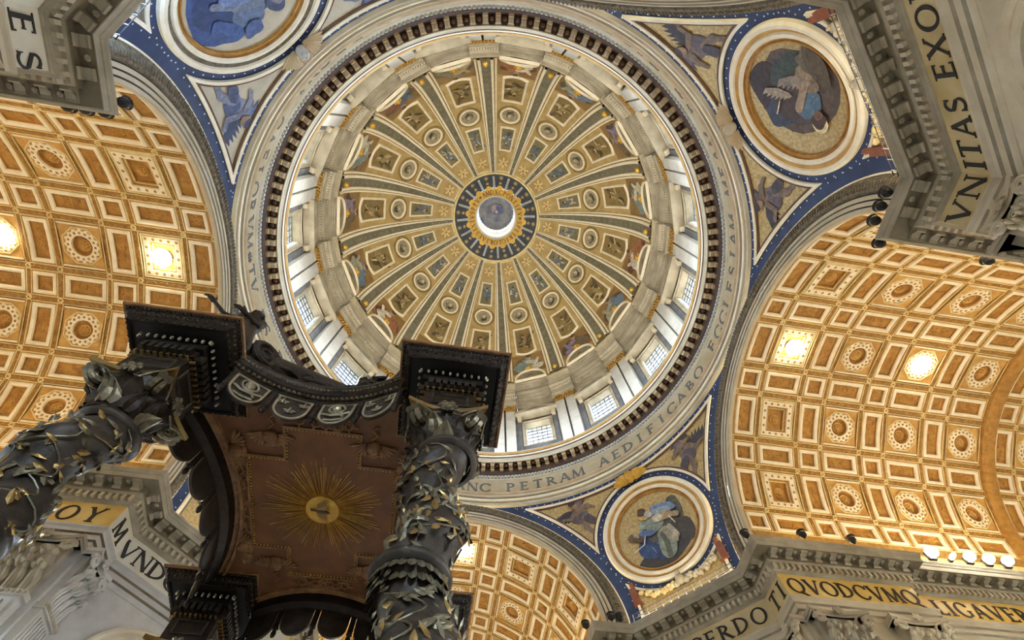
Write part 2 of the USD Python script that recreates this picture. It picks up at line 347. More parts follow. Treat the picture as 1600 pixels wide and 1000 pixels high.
def coffer(par, f, th0, t0, hs, ht, kind):
    P = rect(hs, ht); nd = 3
    if kind in ('small', 'long'):
        c = mk(par, 'coffer', mp(moulding(inset(P, -.10), [(-.06, 0), (0, .05), (.06, .0), (.10, -.02)], nd), lambda v: f(v, th0, t0)), 'gold_field')
        b = .29 if kind == 'small' else .33
        mk(c, 'coffer_frame', mp(moulding(P, [(0, -.06), (.02, .07), (b * .5, .10), (b - .04, .06), (b, -.05)], nd), lambda v: f(v, th0, t0)), 'cream')
        I = inset(P, b)
        mk(c, 'coffer_panel', mp(J([moulding(I, [(0, -.05), (.03, -.18)], nd), fillp(inset(I, .03), -.18, nd), leafwork(hs - b - .25, ht - b - .2, -.17, 5 if kind == 'small' else 12, rngv)]), lambda v: f(v, th0, t0)), 'gold_deep')
    elif kind == 'square':
        c = mk(par, 'coffer', mp(moulding(P, [(-.05, 0), (0, .06), (.05, .08), (.10, .02), (.16, -.02)], nd), lambda v: f(v, th0, t0)), 'cream_gold')
        Q = inset(P, .16)
        mk(c, 'coffer_frame', mp(moulding(Q, [(0, -.02), (.02, .06), (.40, .06), (.42, -.06)], nd), lambda v: f(v, th0, t0)), 'cream')
        M = inset(Q, .21); dots = dens(M, 4)
        mk(c, 'rosette_row', mp(hexdiscs(dots, .115, .07), lambda v: f(v, th0, t0)), 'gold_deep')
        I = inset(Q, .42)
        mk(c, 'coffer_panel', mp(J([moulding(I, [(0, -.06), (.08, -.06), (.10, -.22), (.22, -.22), (.24, -.38)], nd), fillp(inset(I, .24), -.38, nd)]), lambda v: f(v, th0, t0)), 'gold_deep')
        mk(c, 'coffer_moulding', mp(moulding(inset(I, .10), [(0, -.2), (.02, -.10), (.07, -.10), (.09, -.22)], nd), lambda v: f(v, th0, t0)), 'cream_gold')
        rosette(c, f, th0, t0, .46, -.36)
    else:
        e = []
        for sg in (-1, 1):
            e.append(mv(box(-.06, .06, -ht, ht, -.02, .09), (sg * (hs - .06), 0, 0)))
        c = mk(par, 'coffer', mp(J([moulding(P, [(-.05, 0), (0, .05), (.05, 0), (.07, -.03)], nd), pgeo(Polygon(inset(P, .06)).difference(Polygon(ngon(.74, 16, PI / 16))), -.03)]), lambda v: f(v, th0, t0)), 'gold_field')
        mk(c, 'coffer_fillet', mp(J(e), lambda v: f(v, th0, t0)), 'cream')
        O = ngon(1.48, 8, PI / 8)
        mk(c, 'octagon_moulding', mp(moulding(O, [(0, -.02), (.03, .07), (.10, .07), (.13, -.02)], 1), lambda v: f(v, th0, t0)), 'cream_gold')
        ring = ngon(1.18, 16)
        mk(c, 'coffer_frame', mp(J([loft([at_h(ngon(1.16, 16, PI / 16), -.05), at_h(ngon(1.12, 16, PI / 16), .06), at_h(ngon(.76, 16, PI / 16), .06), at_h(ngon(.74, 16, PI / 16), -.1)]),
                                  J([mv(ball((0, 0, 0), (.17, .17, .1), 0), (x, y, .0)) for x, y in ngon(1.14, 16)])]), lambda v: f(v, th0, t0)), 'cream')
        mk(c, 'rosette_row', mp(hexdiscs(ngon(.97, 16), .105, .075), lambda v: f(v, th0, t0)), 'gold_deep')
        mk(c, 'coffer_panel', mp(J([loft([at_h(ngon(.74, 16, PI / 16), -.1), at_h(ngon(.68, 16, PI / 16), -.34)]), fan(at_h(ngon(.68, 16, PI / 16), -.34))]), lambda v: f(v, th0, t0)), 'gold_deep')
        rosette(c, f, th0, t0, .5, -.33)
def rosette(c, f, th0, t0, r, h):
    out = [loft([at_h(ngon(r, 12), h), at_h(ngon(r * .9, 12), h + .1), at_h(ngon(r * .72, 12), h + .04), at_h(ngon(r * .62, 12), h + .02)])]
    for k in range(8):
        a = k * PI / 4; g = ball((0, 0, 0), (r * .34, r * .17, .08), 0); out.append(mv(rz(g, a), (r * .42 * math.cos(a), r * .42 * math.sin(a), h + .05)))
    out.append(ball((0, 0, h + .1), (r * .2, r * .2, .12), 0))
    mk(c, 'rosette', mp(J(out), lambda v: f(v, th0, t0)), 'gold_field')
def vault(name, label, ax, s, cols, t_end, ribs=(), lamps=()):
    """cols: (centre along the axis, 'N' or 'W')"""
    f = vmap(ax, s); v = thing(name, label, 'ceiling', 'structure')
    # the shell behind the coffers (solid: an inner and an outer skin)
    A = np.linspace(0, PI, 49)
    def arc(t, h): return f(np.column_stack([A * RV, np.zeros(49), np.full(49, h)]), 0.0, t)
    mk(v, 'vault_shell', J([loft([arc(21.2, -.42), arc(t_end, -.42)], False), loft([arc(t_end, -.42), arc(t_end, -1.0), arc(21.2, -1.0)], False)]), 'gold_field')
    t_lo = 21.2; c_end = cols[-1][0] + (1.9 if cols[-1][1] == 'W' else 1.25)
    plain = [arc(c_end, -.42), arc(c_end, 0.0), arc(t_end, 0.0)]
    if t_end > c_end + .5: mk(v, 'plain_vaulting', loft(plain, False), 'gold_field')
    rows = sorted([(a, 'W') for a in ROWS_W] + [(a, 'N') for a in ROWS_N])
    HS = {'N': .82, 'W': 1.64}; HT = {'N': .84, 'W': 1.48}
    # bands of relief between the coffers: along the vault and across it
    edges = []
    for i, (a, k) in enumerate(rows):
        edges.append((rad(a) * RV - HS[k] - .1, rad(a) * RV + HS[k] + .1))
    tl = [(t - HT[k] - .1, t + HT[k] + .1) for t, k in cols]
    gaps = [(0.0, edges[0][0])] + [(edges[i][1], edges[i + 1][0]) for i in range(len(edges) - 1)] + [(edges[-1][1], PI * RV)]
    for gi, (s0, s1) in enumerate(gaps):
        n = max(2, int((s1 - s0) / .5)); hs = (s1 - s0) / 2; m = (s0 + s1) / 2; L = c_end - t_lo
        xs = np.linspace(-hs, hs, n + 1)
        base = loft([np.column_stack([xs, np.full(n + 1, 0), np.zeros(n + 1)]), np.column_stack([xs, np.full(n + 1, L), np.zeros(n + 1)])], False)
        b = mk(v, 'relief_band', mp(base, lambda w: f(w, m / RV, t_lo)), 'gold_band')
        if hs < 1.2:
            w = hs - .08
            q = np.arange(.2, L, .46); beads = J([mv(rz(ball((0, 0, 0), (.2, .085, .06), 0), PI / 2 + (.5 if k % 2 else -.5)), (0, t, .02)) for k, t in enumerate(q)])
            mk(b, 'leaf_relief', mp(beads, lambda w_: f(w_, m / RV, t_lo)), 'gold_deep')
            mk(b, 'fillet', mp(J([box(-hs, -hs + .06, 0, L, -.02, .05), box(hs - .06, hs, 0, L, -.02, .05)]), lambda w_: f(w_, m / RV, t_lo)), 'cream_gold')
    for j in range(len(cols) + 1):
        t0 = t_lo if j == 0 else tl[j - 1][1]; t1 = tl[j][0] if j < len(cols) else c_end
        if t1 - t0 < .05: continue
        m = (t0 + t1) / 2; hw = (t1 - t0) / 2
        out, leaf, fil = [], [], []
        for (s0, s1) in edges:
            n = 4; xs = np.linspace(s0, s1, n + 1)
            out.append(loft([np.column_stack([xs, np.full(n + 1, -hw), np.full(n + 1, .0)]), np.column_stack([xs, np.full(n + 1, hw), np.full(n + 1, .0)])], False))
            for k, q in enumerate(np.arange(s0 + .25, s1 - .1, .44)): leaf.append(mv(rz(ball((0, 0, 0), (.18, .07, .055), 0), .5 if k % 2 else -.5), (q, 0, .02)))
            for sg in (-1, 1):
                if hw > .15: fil.append(box(s0, s1, sg * hw - .03, sg * hw + .03, -.02, .05))
        b = mk(v, 'relief_band', mp(J(out), lambda w: f(w, 0.0, m)), 'gold_band')
        mk(b, 'leaf_relief', mp(J(leaf), lambda w: f(w, 0.0, m)), 'gold_deep')
        if fil: mk(b, 'fillet', mp(J(fil), lambda w: f(w, 0.0, m)), 'cream_gold')
        for (s0, s1) in gaps[1:-1]:
            q = (s0 + s1) / 2
            mk(v, 'band_roundel', mp(loft([at_h(ngon(.22, 10), .02), at_h(ngon(.20, 10), .09), at_h(ngon(.12, 10), .09), at_h(ngon(.1, 10), .02), at_h(ngon(.02, 10), .05)]), lambda w: f(w, q / RV, m)), 'cream_gold')
    for j, (t, kc) in enumerate(cols):
        for a, kr in rows:
            kind = 'small' if kc == kr == 'N' else 'long' if kc != kr else ('square' if j <= 1 else 'octagon')
            coffer(v, f, rad(a), t, HS[kr], HT[kc], kind)
    for t in ribs:
        L = [arc(t - .68, 0), arc(t - .62, .28), arc(t - .2, .34), arc(t + .2, .34), arc(t + .62, .28), arc(t + .68, 0)]
        mk(v, 'transverse_rib', loft(L, False), 'gold_deep')
    # foot of the vault: a plain course with a cream fillet
    for sg in (0, 1):
        th = 0.0 if sg == 0 else PI
        sgn = 1 if sg == 0 else -1
        mk(v, 'vault_foot', mp(J([box(-.9 * 1, 1.3, 0, t_end - t_lo, -.05, .04), box(1.0, 1.12, 0, t_end - t_lo, .04, .12), box(.1, .2, 0, t_end - t_lo, .04, .12)]), lambda w: f(w * np.array([sgn, 1, 1]), th, t_lo)), 'cream_gold')
    return v
PITCH = 5.8; T0 = 22.4
def cols_for(n): return [(T0 + PITCH / 2 * k + (0.0 if k % 2 == 0 else -.05), 'N' if k % 2 == 0 else 'W') for k in range(n)]
vault('ceiling_vault', 'gilded coffered barrel vault on the right with a brown rib across its far end', 0, 1, cols_for(8) + [(46.55, 'N'), (49.4, 'W')], 62, ribs=(45.05,))
vault('ceiling_vault', 'gilded coffered barrel vault on the left behind the bronze canopy', 0, -1, cols_for(7), 62)
vault('ceiling_vault', 'gilded coffered barrel vault at the bottom between the twisted column and the robed figure', 1, 1, cols_for(6), 62)
vault('ceiling_vault', 'coffered barrel vault at the top, only its arch edge in the picture', 1, -1, cols_for(2), 62)

# ------------------------------------------------------------------ the four crossing arches
def apl(ax, s):
    """arch plane: local (angle, radius, depth towards the centre)"""
    def f(v):
        o = v[:, 1] * np.cos(v[:, 0]); z = ZS + v[:, 1] * np.sin(v[:, 0]); d = s * (DA - v[:, 2])
        return np.column_stack([d, o, z]) if ax == 0 else np.column_stack([o, d, z])
    return f
ARCHN = {(0, 1): 'on the right', (0, -1): 'on the left', (1, 1): 'at the bottom', (1, -1): 'at the top'}
AA = np.linspace(-.06, PI + .06, 97)
def aloop(r, d): return np.column_stack([AA, np.full(97, r), np.full(97, d)])
for (ax, s), wh in ARCHN.items():
    f = apl(ax, s); a = thing('arch_trim', f'white stepped arch band with a grey leaf roll, {wh} of the crossing', 'arch', 'structure')
    mk(a, 'arch_soffit', mp(loft([aloop(12.2, -.42), aloop(11.62, -.36), aloop(11.62, .04)], False), f), 'arch_white')
    for k in range(3):
        r0 = 11.62 + .33 * k; d = .06 + .07 * k
        mk(a, 'fascia', mp(loft([aloop(r0, d - .12), aloop(r0, d), aloop(r0 + .24, d)], False), f), 'arch_white')
        mk(a, 'fascia_groove_shade', mp(loft([aloop(r0 + .24, d), aloop(r0 + .24, d - .06), aloop(r0 + .335, d - .06)], False), f), 'dark_gap')  # dark groove colour stands for shade between the fasciae
    tor = [(12.6, .1), (12.68, .3), (12.85, .36), (13.3, .36), (13.5, .3), (13.58, .1)]
    mk(a, 'leaf_roll', mp(loft([aloop(r, d) for r, d in tor], False), f), 'ornament_grey')
    q = []
    for k in range(150):
        th = PI * (k + .5) / 150
        g = ball((0, 0, 0), (.11 / 13.1, .3, .16), 0); q.append(mv(g, (th, 13.08, .36)))
        if k % 2 == 0: q.append(mv(ball((0, 0, 0), (.07 / 13, .07, .06), 0), (th, 12.72, .31)))
        else: q.append(mv(ball((0, 0, 0), (.07 / 13, .07, .06), 0), (th, 13.44, .31)))
    mk(a, 'leaf_relief', mp(J(q), f), 'ornament_grey', kind='stuff')
    mk(a, 'outer_fillet', mp(loft([aloop(13.58, .1), aloop(13.6, .2), aloop(13.72, .2), aloop(13.74, .0)], False), f), 'cream')

# ================================================================== PENDENTIVES
RP = 25.3
class Pend:
    def __init__(s, sx, sy):
        el = math.asin(7.9 / RP); u = np.array([sx, sy, 0]) / 2 ** .5
        s.n = u * math.cos(el) + np.array([0, 0, math.sin(el)]); s.e2 = -u * math.sin(el) + np.array([0, 0, math.cos(el)]); s.e1 = np.cross(s.n, s.e2) * -1
        s.e1 = np.cross(s.e2, s.n) * -1   # lateral, so that e1 is the viewer's right when the centre looks out
        s.u = u
    def __call__(s, v):
        x, y, h = v[:, 0], v[:, 1], v[:, 2]; r = np.hypot(x, y); al = r / RP; k = np.where(r > 1e-9, np.sin(al) / np.maximum(r, 1e-9), 1 / RP)
        d = np.cos(al)[:, None] * s.n + k[:, None] * (x[:, None] * s.e1 + y[:, None] * s.e2)
        return (RP - h)[:, None] * d + np.array([0, 0, ZS])
    def inv(s, P):
        d = np.asarray(P, float) - [0, 0, ZS]; d /= np.linalg.norm(d, axis=1)[:, None]
        al = np.arccos(np.clip(d @ s.n, -1, 1)); x, y = d @ s.e1, d @ s.e2; r = np.hypot(x, y) + 1e-12
        return np.column_stack([x, y]) / r[:, None] * (al * RP)[:, None]
    def region(s, sx, sy):
        zr = 47.95; rr = math.sqrt(RP ** 2 - (zr - ZS) ** 2); mid = math.atan2(sy, sx)
        ring = s.inv([[rr * math.cos(mid + t), rr * math.sin(mid + t), zr] for t in np.linspace(-PI / 4, PI / 4, 60)])
        RA = 13.72
        def arch(ax):
            # plane |x| = DA: sphere circle of radius 14.4; keep inside by using radius RA+.7 on the sphere
            out = []
            for t in np.linspace(0.0, PI / 2 - .02, 60):
                R2 = 14.40
                o = R2 * math.cos(t); z = ZS + R2 * math.sin(t)
                out.append([sx * DA, sy * o, z] if ax == 0 else [sx * o, sy * DA, z])
            return s.inv(out)
        a0, a1 = arch(0), arch(1)
        left, right = (a0, a1) if a0[:, 0].mean() < a1[:, 0].mean() else (a1, a0)
        if ring[0, 0] > ring[-1, 0]: ring = ring[::-1]
        P = Polygon(np.vstack([left, ring[(ring[:, 0] > left[-1, 0]) & (ring[:, 0] < right[-1, 0])], right[::-1]]))
        return P if P.is_valid else P.buffer(0)
def star(r, n=5, ri=.4): 
    a = np.arange(2 * n) * PI / n; R = np.where(np.arange(2 * n) % 2 == 0, r, r * ri); return np.column_stack([R * np.cos(a), R * np.sin(a)])
def blob(cx, cy, rx, ry, rot=0, rough=.12, seed=0, n=22):
    g = np.random.default_rng(seed); a = np.arange(n) * 2 * PI / n; k = 1 + rough * sum(g.normal() / (m) * np.cos(m * a + g.uniform(0, 6.3)) for m in range(2, 7))
    x, y = rx * k * np.cos(a), ry * k * np.sin(a); c, s = math.cos(rot), math.sin(rot)
    p = Polygon(np.column_stack([cx + x * c - y * s, cy + x * s + y * c])); return p if p.is_valid else p.buffer(0)
def limb(pts, w):
    w = np.broadcast_to(w, len(pts)); return unary_union([LineString([pts[i], pts[i + 1]]).buffer((w[i] + w[i + 1]) / 2) for i in range(len(pts) - 1)])
def wing(x, y, ang, L, W, seed=0):
    pts = [(0, 0)]; n = 7
    for k in range(n):
        t = (k + 1) / n; pts += [(L * t, W * (.25 + .5 * math.sin(PI * t * .8)) ), (L * (t - .04), W * (.1 + .25 * math.sin(PI * t * .8)))]
    pts += [(L * .9, -W * .1), (L * .5, -W * .35), (L * .1, -W * .2)]
    p = affinity.translate(affinity.rotate(Polygon(pts).buffer(0), math.degrees(ang), origin=(0, 0)), x, y); return p
def painted(par, name, shapes, place, clip=None, maxe=None, step=.012, h0=.02, scale=1.0, **kw):
    """flat painted figures: (outline, colour) patches, laid over each other"""
    gs, cols = [], []
    for k, (p, c) in enumerate(shapes):
        if clip is not None: p = p.intersection(clip)
        if p.is_empty: continue
        g = pgeo(p, h0 + step * k, maxe=maxe)
        if not len(g[1]): continue
        gs.append(g); cols += [S(c)] * len(g[1])
    if gs:
        g = J(gs); return mk(par, name, (place(g[0]), g[1]), 'paint', tint=cols, **kw)

def pendentive(name, label, sx, sy, figure, bg, cherub):
    p = Pend(sx, sy); pd = thing(name, label, 'ceiling', 'structure')
    # concave mosaic ground
    mid = math.atan2(sy, sx); rows = []
    for z in np.linspace(31.5, 48.0, 50):
        rr = math.sqrt(RP ** 2 - (z - ZS) ** 2); rows.append([(rr * math.cos(mid + t), rr * math.sin(mid + t), z) for t in np.linspace(-rad(44), rad(44), 90)])
    gv, gf = loft(rows, False); gf = gf[(np.abs(gv[gf][:, :, :2]).max(2) < 21.45).all(1)]
    mk(pd, 'mosaic_ground', (gv, gf), 'blue_mosaic')
    R = p.region(sx, sy)
    C = lambda r: Point(0, 0).buffer(r, 40)
    # medallion
    prof = [(5.12, .0), (5.1, .22), (4.95, .36), (4.72, .36), (4.66, .22), (4.4, .16), (4.34, .3), (4.16, .34), (4.02, .24), (3.98, .12), (3.84, .1), (3.8, .2), (3.72, .2), (3.70, .02)]
    def ringm(pr, mat, nm): mk(pd, nm, mp(loft([at_h(ngon(r, 72), h) for r, h in pr]), p), mat, smooth=False)
    ringm(prof[:5], 'cream', 'medallion_frame'); ringm(prof[4:6], 'gold_field' if cherub != 'silver' else 'ornament_grey', 'medallion_frame'); ringm(prof[5:9], 'cream', 'medallion_frame'); ringm(prof[8:], 'gold_deep', 'medallion_frame')
    disc = J([loft([at_h(ngon(r, 48), .03) for r in (3.72, 2.6, 1.4, .5)]), fan(at_h(ngon(.5, 48), .03))])
    med = mk(pd, 'medallion_ground', mp(disc, p), bg)
    painted(med, 'painted_figure', figure, p, clip=C(3.7), maxe=.9, h0=.05)
    # spandrel panels with raised frames
    inner = R.buffer(-.5).difference(C(5.66)).buffer(-.02)
    inner = inner.difference(Polygon([(-.85, 3), (.85, 3), (.85, 9), (-.85, 9)]))
    pieces = [g for g in getattr(inner, 'geoms', [inner]) if g.area > .6]
    for g in pieces:
        cx, cy = g.centroid.x, g.centroid.y
        g = g.buffer(-.05).buffer(.05)
        if g.geom_type != 'Polygon' : continue
        g = g.segmentize(.8)
        fr = g.difference(g.buffer(-.22)); fr2 = g.buffer(-.22).difference(g.buffer(-.40)); inn = g.buffer(-.40)
        sp = mk(pd, 'spandrel_frame', mp(pgeo(fr, .2, .2, 1.2), p), 'cream')
        mk(sp, 'spandrel_moulding', mp(pgeo(fr2, .1, .1, 1.2), p), 'brown_soffit' if cy > 0 else 'ornament_grey')
        mk(sp, 'spandrel_panel', mp(pgeo(inn, .03, None, 1.2), p), 'mosaic_gold' if cherub != 'silver' else 'stone_pale')
        if cy > 0:
            sg = 1 if cx > 0 else -1; F = []
            dk = ['5a5058', '4a4248', '7d6858', '6a6068', '3a3438'] if cherub != 'silver' else ['49577f', '3d4668', '7b7f96', '5f6b90', '30395a']  # upper left angels in blue tones that carry its cool light
            F += [(wing(-.1 * sg, .3, PI / 2 - sg * 1.25, 2.9, 1.3), dk[4]), (wing(.1 * sg, .5, PI / 2 + sg * 1.0, 2.7, 1.2), dk[1]), (wing(.1 * sg, .45, PI / 2 + sg * .9, 1.9, .8), dk[3])]
            F += [(blob(0, -.1, .8, 1.15, sg * .35, .2, 5), dk[2]), (blob(.2 * sg, -.6, .95, .65, sg * .6, .3, 9), dk[0]), (limb([(0, -.7), (sg * .5, -1.6), (sg * .3, -2.6)], [.4, .3, .14]), dk[2]), (limb([(-sg * .3, -.6), (-sg * .55, -1.7), (-sg * .9, -2.2)], [.36, .24, .13]), dk[3]),
                  (limb([(sg * .4, .5), (sg * 1.2, .1), (sg * 1.9, .55)], [.28, .2, .13]), dk[2]), (limb([(-sg * .4, .5), (-sg * 1.1, .2), (-sg * 1.5, -.4)], [.28, .2, .12]), dk[2]), (blob(-.35 * sg, -1.2, .8, .4, sg * 1.1, .3, 19), dk[1]), (blob(sg * .1, 1.25, .42, .5, 0, .08, 3), '96795f'), (blob(sg * .05, 1.5, .46, .34, 0, .15, 4), dk[4])]
            F = [(affinity.translate(affinity.rotate(affinity.scale(q_, .92, .92, origin=(0, 0)), sg * -18, origin=(0, 0)), ox_, oy_), c_) for q_, c_ in F for ox_, oy_ in [(g.representative_point().x * .3 + cx * .7, cy)]]
            painted(sp, 'painted_angel', F, p, clip=inn, maxe=1.2, h0=.05)
    # star points on the blue bands
    st = []
    for k in range(46):
        a = 2 * PI * k / 46; q = (5.42 * math.cos(a), 5.42 * math.sin(a))
        if R.buffer(-.1).contains(Point(q)): st.append(np.column_stack([star(.085) + q, np.full(10, .03)]))
    for line in (R.exterior,):
        for t in np.arange(.3, line.length, .75):
            q = line.interpolate(t); c = R.centroid; dx, dy = c.x - q.x, c.y - q.y; d = math.hypot(dx, dy)
            pt = R.buffer(-.33).exterior.interpolate(R.buffer(-.33).exterior.project(q)); q = (pt.x, pt.y)
            st.append(np.column_stack([star(.085) + q, np.full(10, .03)]))
    for x in np.arange(-6.3, 6.31, .6):
        for y in np.arange(-6, 6.1, .6):
            q = Point(x, y); rr = math.hypot(x, y)
            if R.buffer(-.6).contains(q) and rr > 5.8 and not any(g.buffer(.15).contains(q) for g in pieces): st.append(np.column_stack([star(.08) + (x, y), np.full(10, .03)]))
    mk(pd, 'mosaic_stars', mp(J([fan(s_) for s_ in st]), p), 'star_white', kind='stuff')
    return p, pd
def robes(base, dark, light, skin, halo, flip=1, book=True, seed=0):
    """a generic seated saint in wide robes, leaning to one side; units of metres in a medallion"""
    f = flip; F = []
    F += [(blob(-.2 * f, -2.4, 2.6, 1.1, .1, .15, seed + 1), '3f3a37'), (blob(1.9 * f, .3, .9, 2.0, -.25 * f, .15, seed + 2), dark), (blob(2.3 * f, -1.2, .8, 1.3, .1, .15, seed + 3), '4d443a')]
    F += [(blob(-.9 * f, -1.3, 1.3, 1.5, .5 * f, .14, seed + 4), base), (blob(-.55 * f, -1.5, .55, 1.3, .25 * f, .2, seed + 41), '5d78a8'), (limb([(-1.2 * f, -.5), (-.7 * f, -1.5), (-.6 * f, -2.7)], [.25, .22, .3]), '2c3f6d')]
    F += [(blob(.25 * f, -.2, 1.3, 1.15, .3, .1, seed + 5), dark), (blob(.35 * f, -1.6, .8, 1.7, -.12 * f, .12, seed + 6), light), (limb([(.2 * f, -.6), (.3 * f, -1.6), (.1 * f, -2.9)], [.22, .2, .28]), '59604f'), (blob(.95 * f, -1.05, .5, 1.0, .5 * f, .15, seed + 7), 'a59b85'), (limb([(1.1 * f, -.3), (1.4 * f, -1.4)], [.12, .3]), 'b9b19c')]
    F += [(blob(-.25 * f, .75, 1.2, .95, .3 * f, .1, seed + 8), light), (blob(1.1 * f, 1.6, 1.4, .55, -.3 * f, .12, seed + 9), '6f88ae'), (blob(1.05 * f, 1.45, 1.0, .33, -.25 * f, .12, seed + 10), '9aa7b5'), (limb([(.6 * f, .9), (1.5 * f, .75), (2.2 * f, .35)], [.42, .34, .2]), 'a8946f'), (blob(.45 * f, .95, .5, .4, 0, .15, seed + 51), 'cfc6ae')]
    F += [(limb([(-1.1 * f, .3), (-1.8 * f, -.25), (-2.5 * f, .25)], [.3, .22, .13]), '5c4a3c'), (blob(-2.5 * f, .35, .32, .28, .4, .2, seed + 52), '6d5844'), (blob(-1.0 * f, .05, .8, .3, -.3 * f, .15, seed + 11), '5a73a4'), (Point(-.5 * f, 2.05).buffer(.72), halo), (blob(-.4 * f, 1.95, .46, .5, .3 * f, .08, seed + 12), skin), (blob(-.62 * f, 2.15, .42, .42, 0, .15, seed + 13), '4b3d31'), (blob(-.1 * f, 1.66, .4, .28, -.3, .2, seed + 14), 'b9b6ac')]
    if book: F += [(limb([(-2.7 * f, -1.2), (-1.6 * f, -.9), (-1.2 * f, -.1)], [.05, .05, .05]), 'd9d4c2'), (limb([(1.5 * f, .5), (1.75 * f, -.4)], [.05, .05]), 'e0dac6')]
    return F
F2 = robes('34507f', '545348', '8b968a', 'b08c6a', 'c7a556', 1, True, 30)
F1 = [(blob(.4, -.3, 2.9, 2.9, .2, .12, 60), '5a4a40'), (blob(1.3, 1.6, 1.7, 1.5, .3, .15, 61), '3b2b28'), (blob(1.6, -.2, 1.2, 1.7, .2, .15, 62), '3d4a42'), (blob(-.3, 1.2, 1.1, 1.7, .2, .12, 63), '3c4456'), (blob(.3, .2, 1.2, 2.0, .5, .14, 64), '4a3a34'), (blob(-.6, -.6, .75, 1.2, .3, .12, 65), '57748c'), (blob(.9, -1.2, .9, .9, 0, .2, 66), '8d7a62'), (wing(.8, -1.4, 1.25, 2.5, .9), '8e8274'), (wing(.3, .3, 1.0, 2.2, .8), 'a39280'), (limb([(-.6, .2), (.3, -.6), (1.1, -1.6)], [.3, .25, .18]), 'a88f75'), (blob(1.9, -1.9, .8, .6, .3, .25, 67), '6f6350'), (blob(-1.9, -1.0, .62, .62, 0, .02, 68), 'e4d09a'), (blob(-1.7, -1.0, .52, .58, .3, .08, 69), '4a3226'), (blob(-1.35, -1.1, .3, .36, .3, .1, 70), '7d5a44'), (blob(1.5, -2.5, 1.5, .7, .1, .2, 71), '584a38'), (limb([(-.4, 1.9), (.3, 1.3)], [.05, .05]), 'd9d2c0')]
F3 = [(blob(.2, -.5, 3.3, 2.7, .2, .14, 80), '2f4a86'), (blob(1.3, -.4, 1.5, 1.9, .4, .2, 81), '243a6e'), (blob(-.9, .6, 1.3, 1.2, .5, .2, 82), '4a66a2'), (blob(.4, 1.2, 1.3, .9, -.4, .2, 83), '5d6f92'), (blob(-.3, -1.5, 1.5, .9, .3, .2, 84), '3d5a98'), (blob(2.2, 1.0, .8, 1.0, .3, .25, 85), '34508c'), (limb([(-.4, 1.2), (.7, .3), (1.5, -.9)], [.4, .3, .2]), '6f7a90'), (blob(.2, -.1, .5, 1.3, .7, .2, 88), '7286b4'),
      (limb([(-.9, .9), (-1.9, .6), (-2.6, 1.2)], [.4, .25, .12]), '5b5c78'), (blob(-1.1, 2.0, .62, .66, .3, .1, 86), '3a4468'), (blob(-1.35, 1.85, .36, .44, .3, .1, 87), '7d7684'), (blob(1.0, 2.2, .7, .5, .2, .25, 89), '43598e')]
PENDS = {}
PENDS['a'] = pendentive('pendentive', 'curved blue corner with a gold-ground medallion of a seated bearded figure in grey and blue robes', 1, 1, F2, 'mosaic_gold', 'gold')
PENDS['b'] = pendentive('pendentive', 'curved corner with a dark medallion of a winged brown figure beside the upper right cornice', 1, -1, F1, 'mosaic_gold', 'cream')
PENDS['c'] = pendentive('pendentive', 'bright blue corner with a blue-robed medallion cut off by the upper picture edge', -1, -1, F3, 'stone_pale', 'silver')
PENDS['d'] = pendentive('pendentive', 'curved blue corner hidden behind the bronze canopy', -1, 1, [(affinity.scale(g, -1, 1, origin=(0, 0)), c) for g, c in F2], 'mosaic_gold', 'gold')
def cherub(p, label, mat_w, mat_h):
    c = thing('cherub_head', label, 'carving'); y0 = 5.75
    hd = J([ball((0, y0, .55), (.48, .52, .45), 2), ball((0, y0 + .06, .98), (.1, .12, .1), 1), ball((-.2, y0 - .05, .85), (.16, .14, .14), 1), ball((.2, y0 - .05, .85), (.16, .14, .14), 1), ball((0, y0 - .28, .85), (.17, .1, .14), 1), ball((-.46, y0 + .02, .5), (.08, .14, .1), 1), ball((.46, y0 + .02, .5), (.08, .14, .1), 1)])
    h = mk(c, 'head', mp(hd, p), mat_h, smooth=True)
    hair = J([ball((.36 * math.cos(a), y0 + .15 + .4 * math.sin(a), .6), (.2, .2, .26), 1) for a in np.linspace(-.3, PI + .3, 8)])
    mk(h, 'hair', mp(hair, p), mat_w)
    for s in (-1, 1):
        out = []
        for k in range(9):
            t = k / 8; L = 1.5 - .55 * t; a = rad(14 + 62 * t)
            g = ball((0, 0, 0), (L * .55, .15, .08), 1); out.append(mv(rz(mv(g, (L * .5, 0, 0)), a), (.42, -.32, .28 + .05 * k)))
        g = J(out); g = (g[0] * np.array([s, 1, 1]) + [0, y0, 0], g[1]); mk(c, 'wing', mp(g, p), mat_w)
cherub(PENDS['a'][0], 'gilded winged cherub head above the medallion of the robed figure', 'gilt_disc', 'gilt_disc')
cherub(PENDS['b'][0], 'brown winged cherub head with pale face above the upper right medallion', 'tan', 'stone_pale')
cherub(PENDS['c'][0], 'cherub head with white face and golden wings beside the blue medallion', 'tan', 'stone_white')
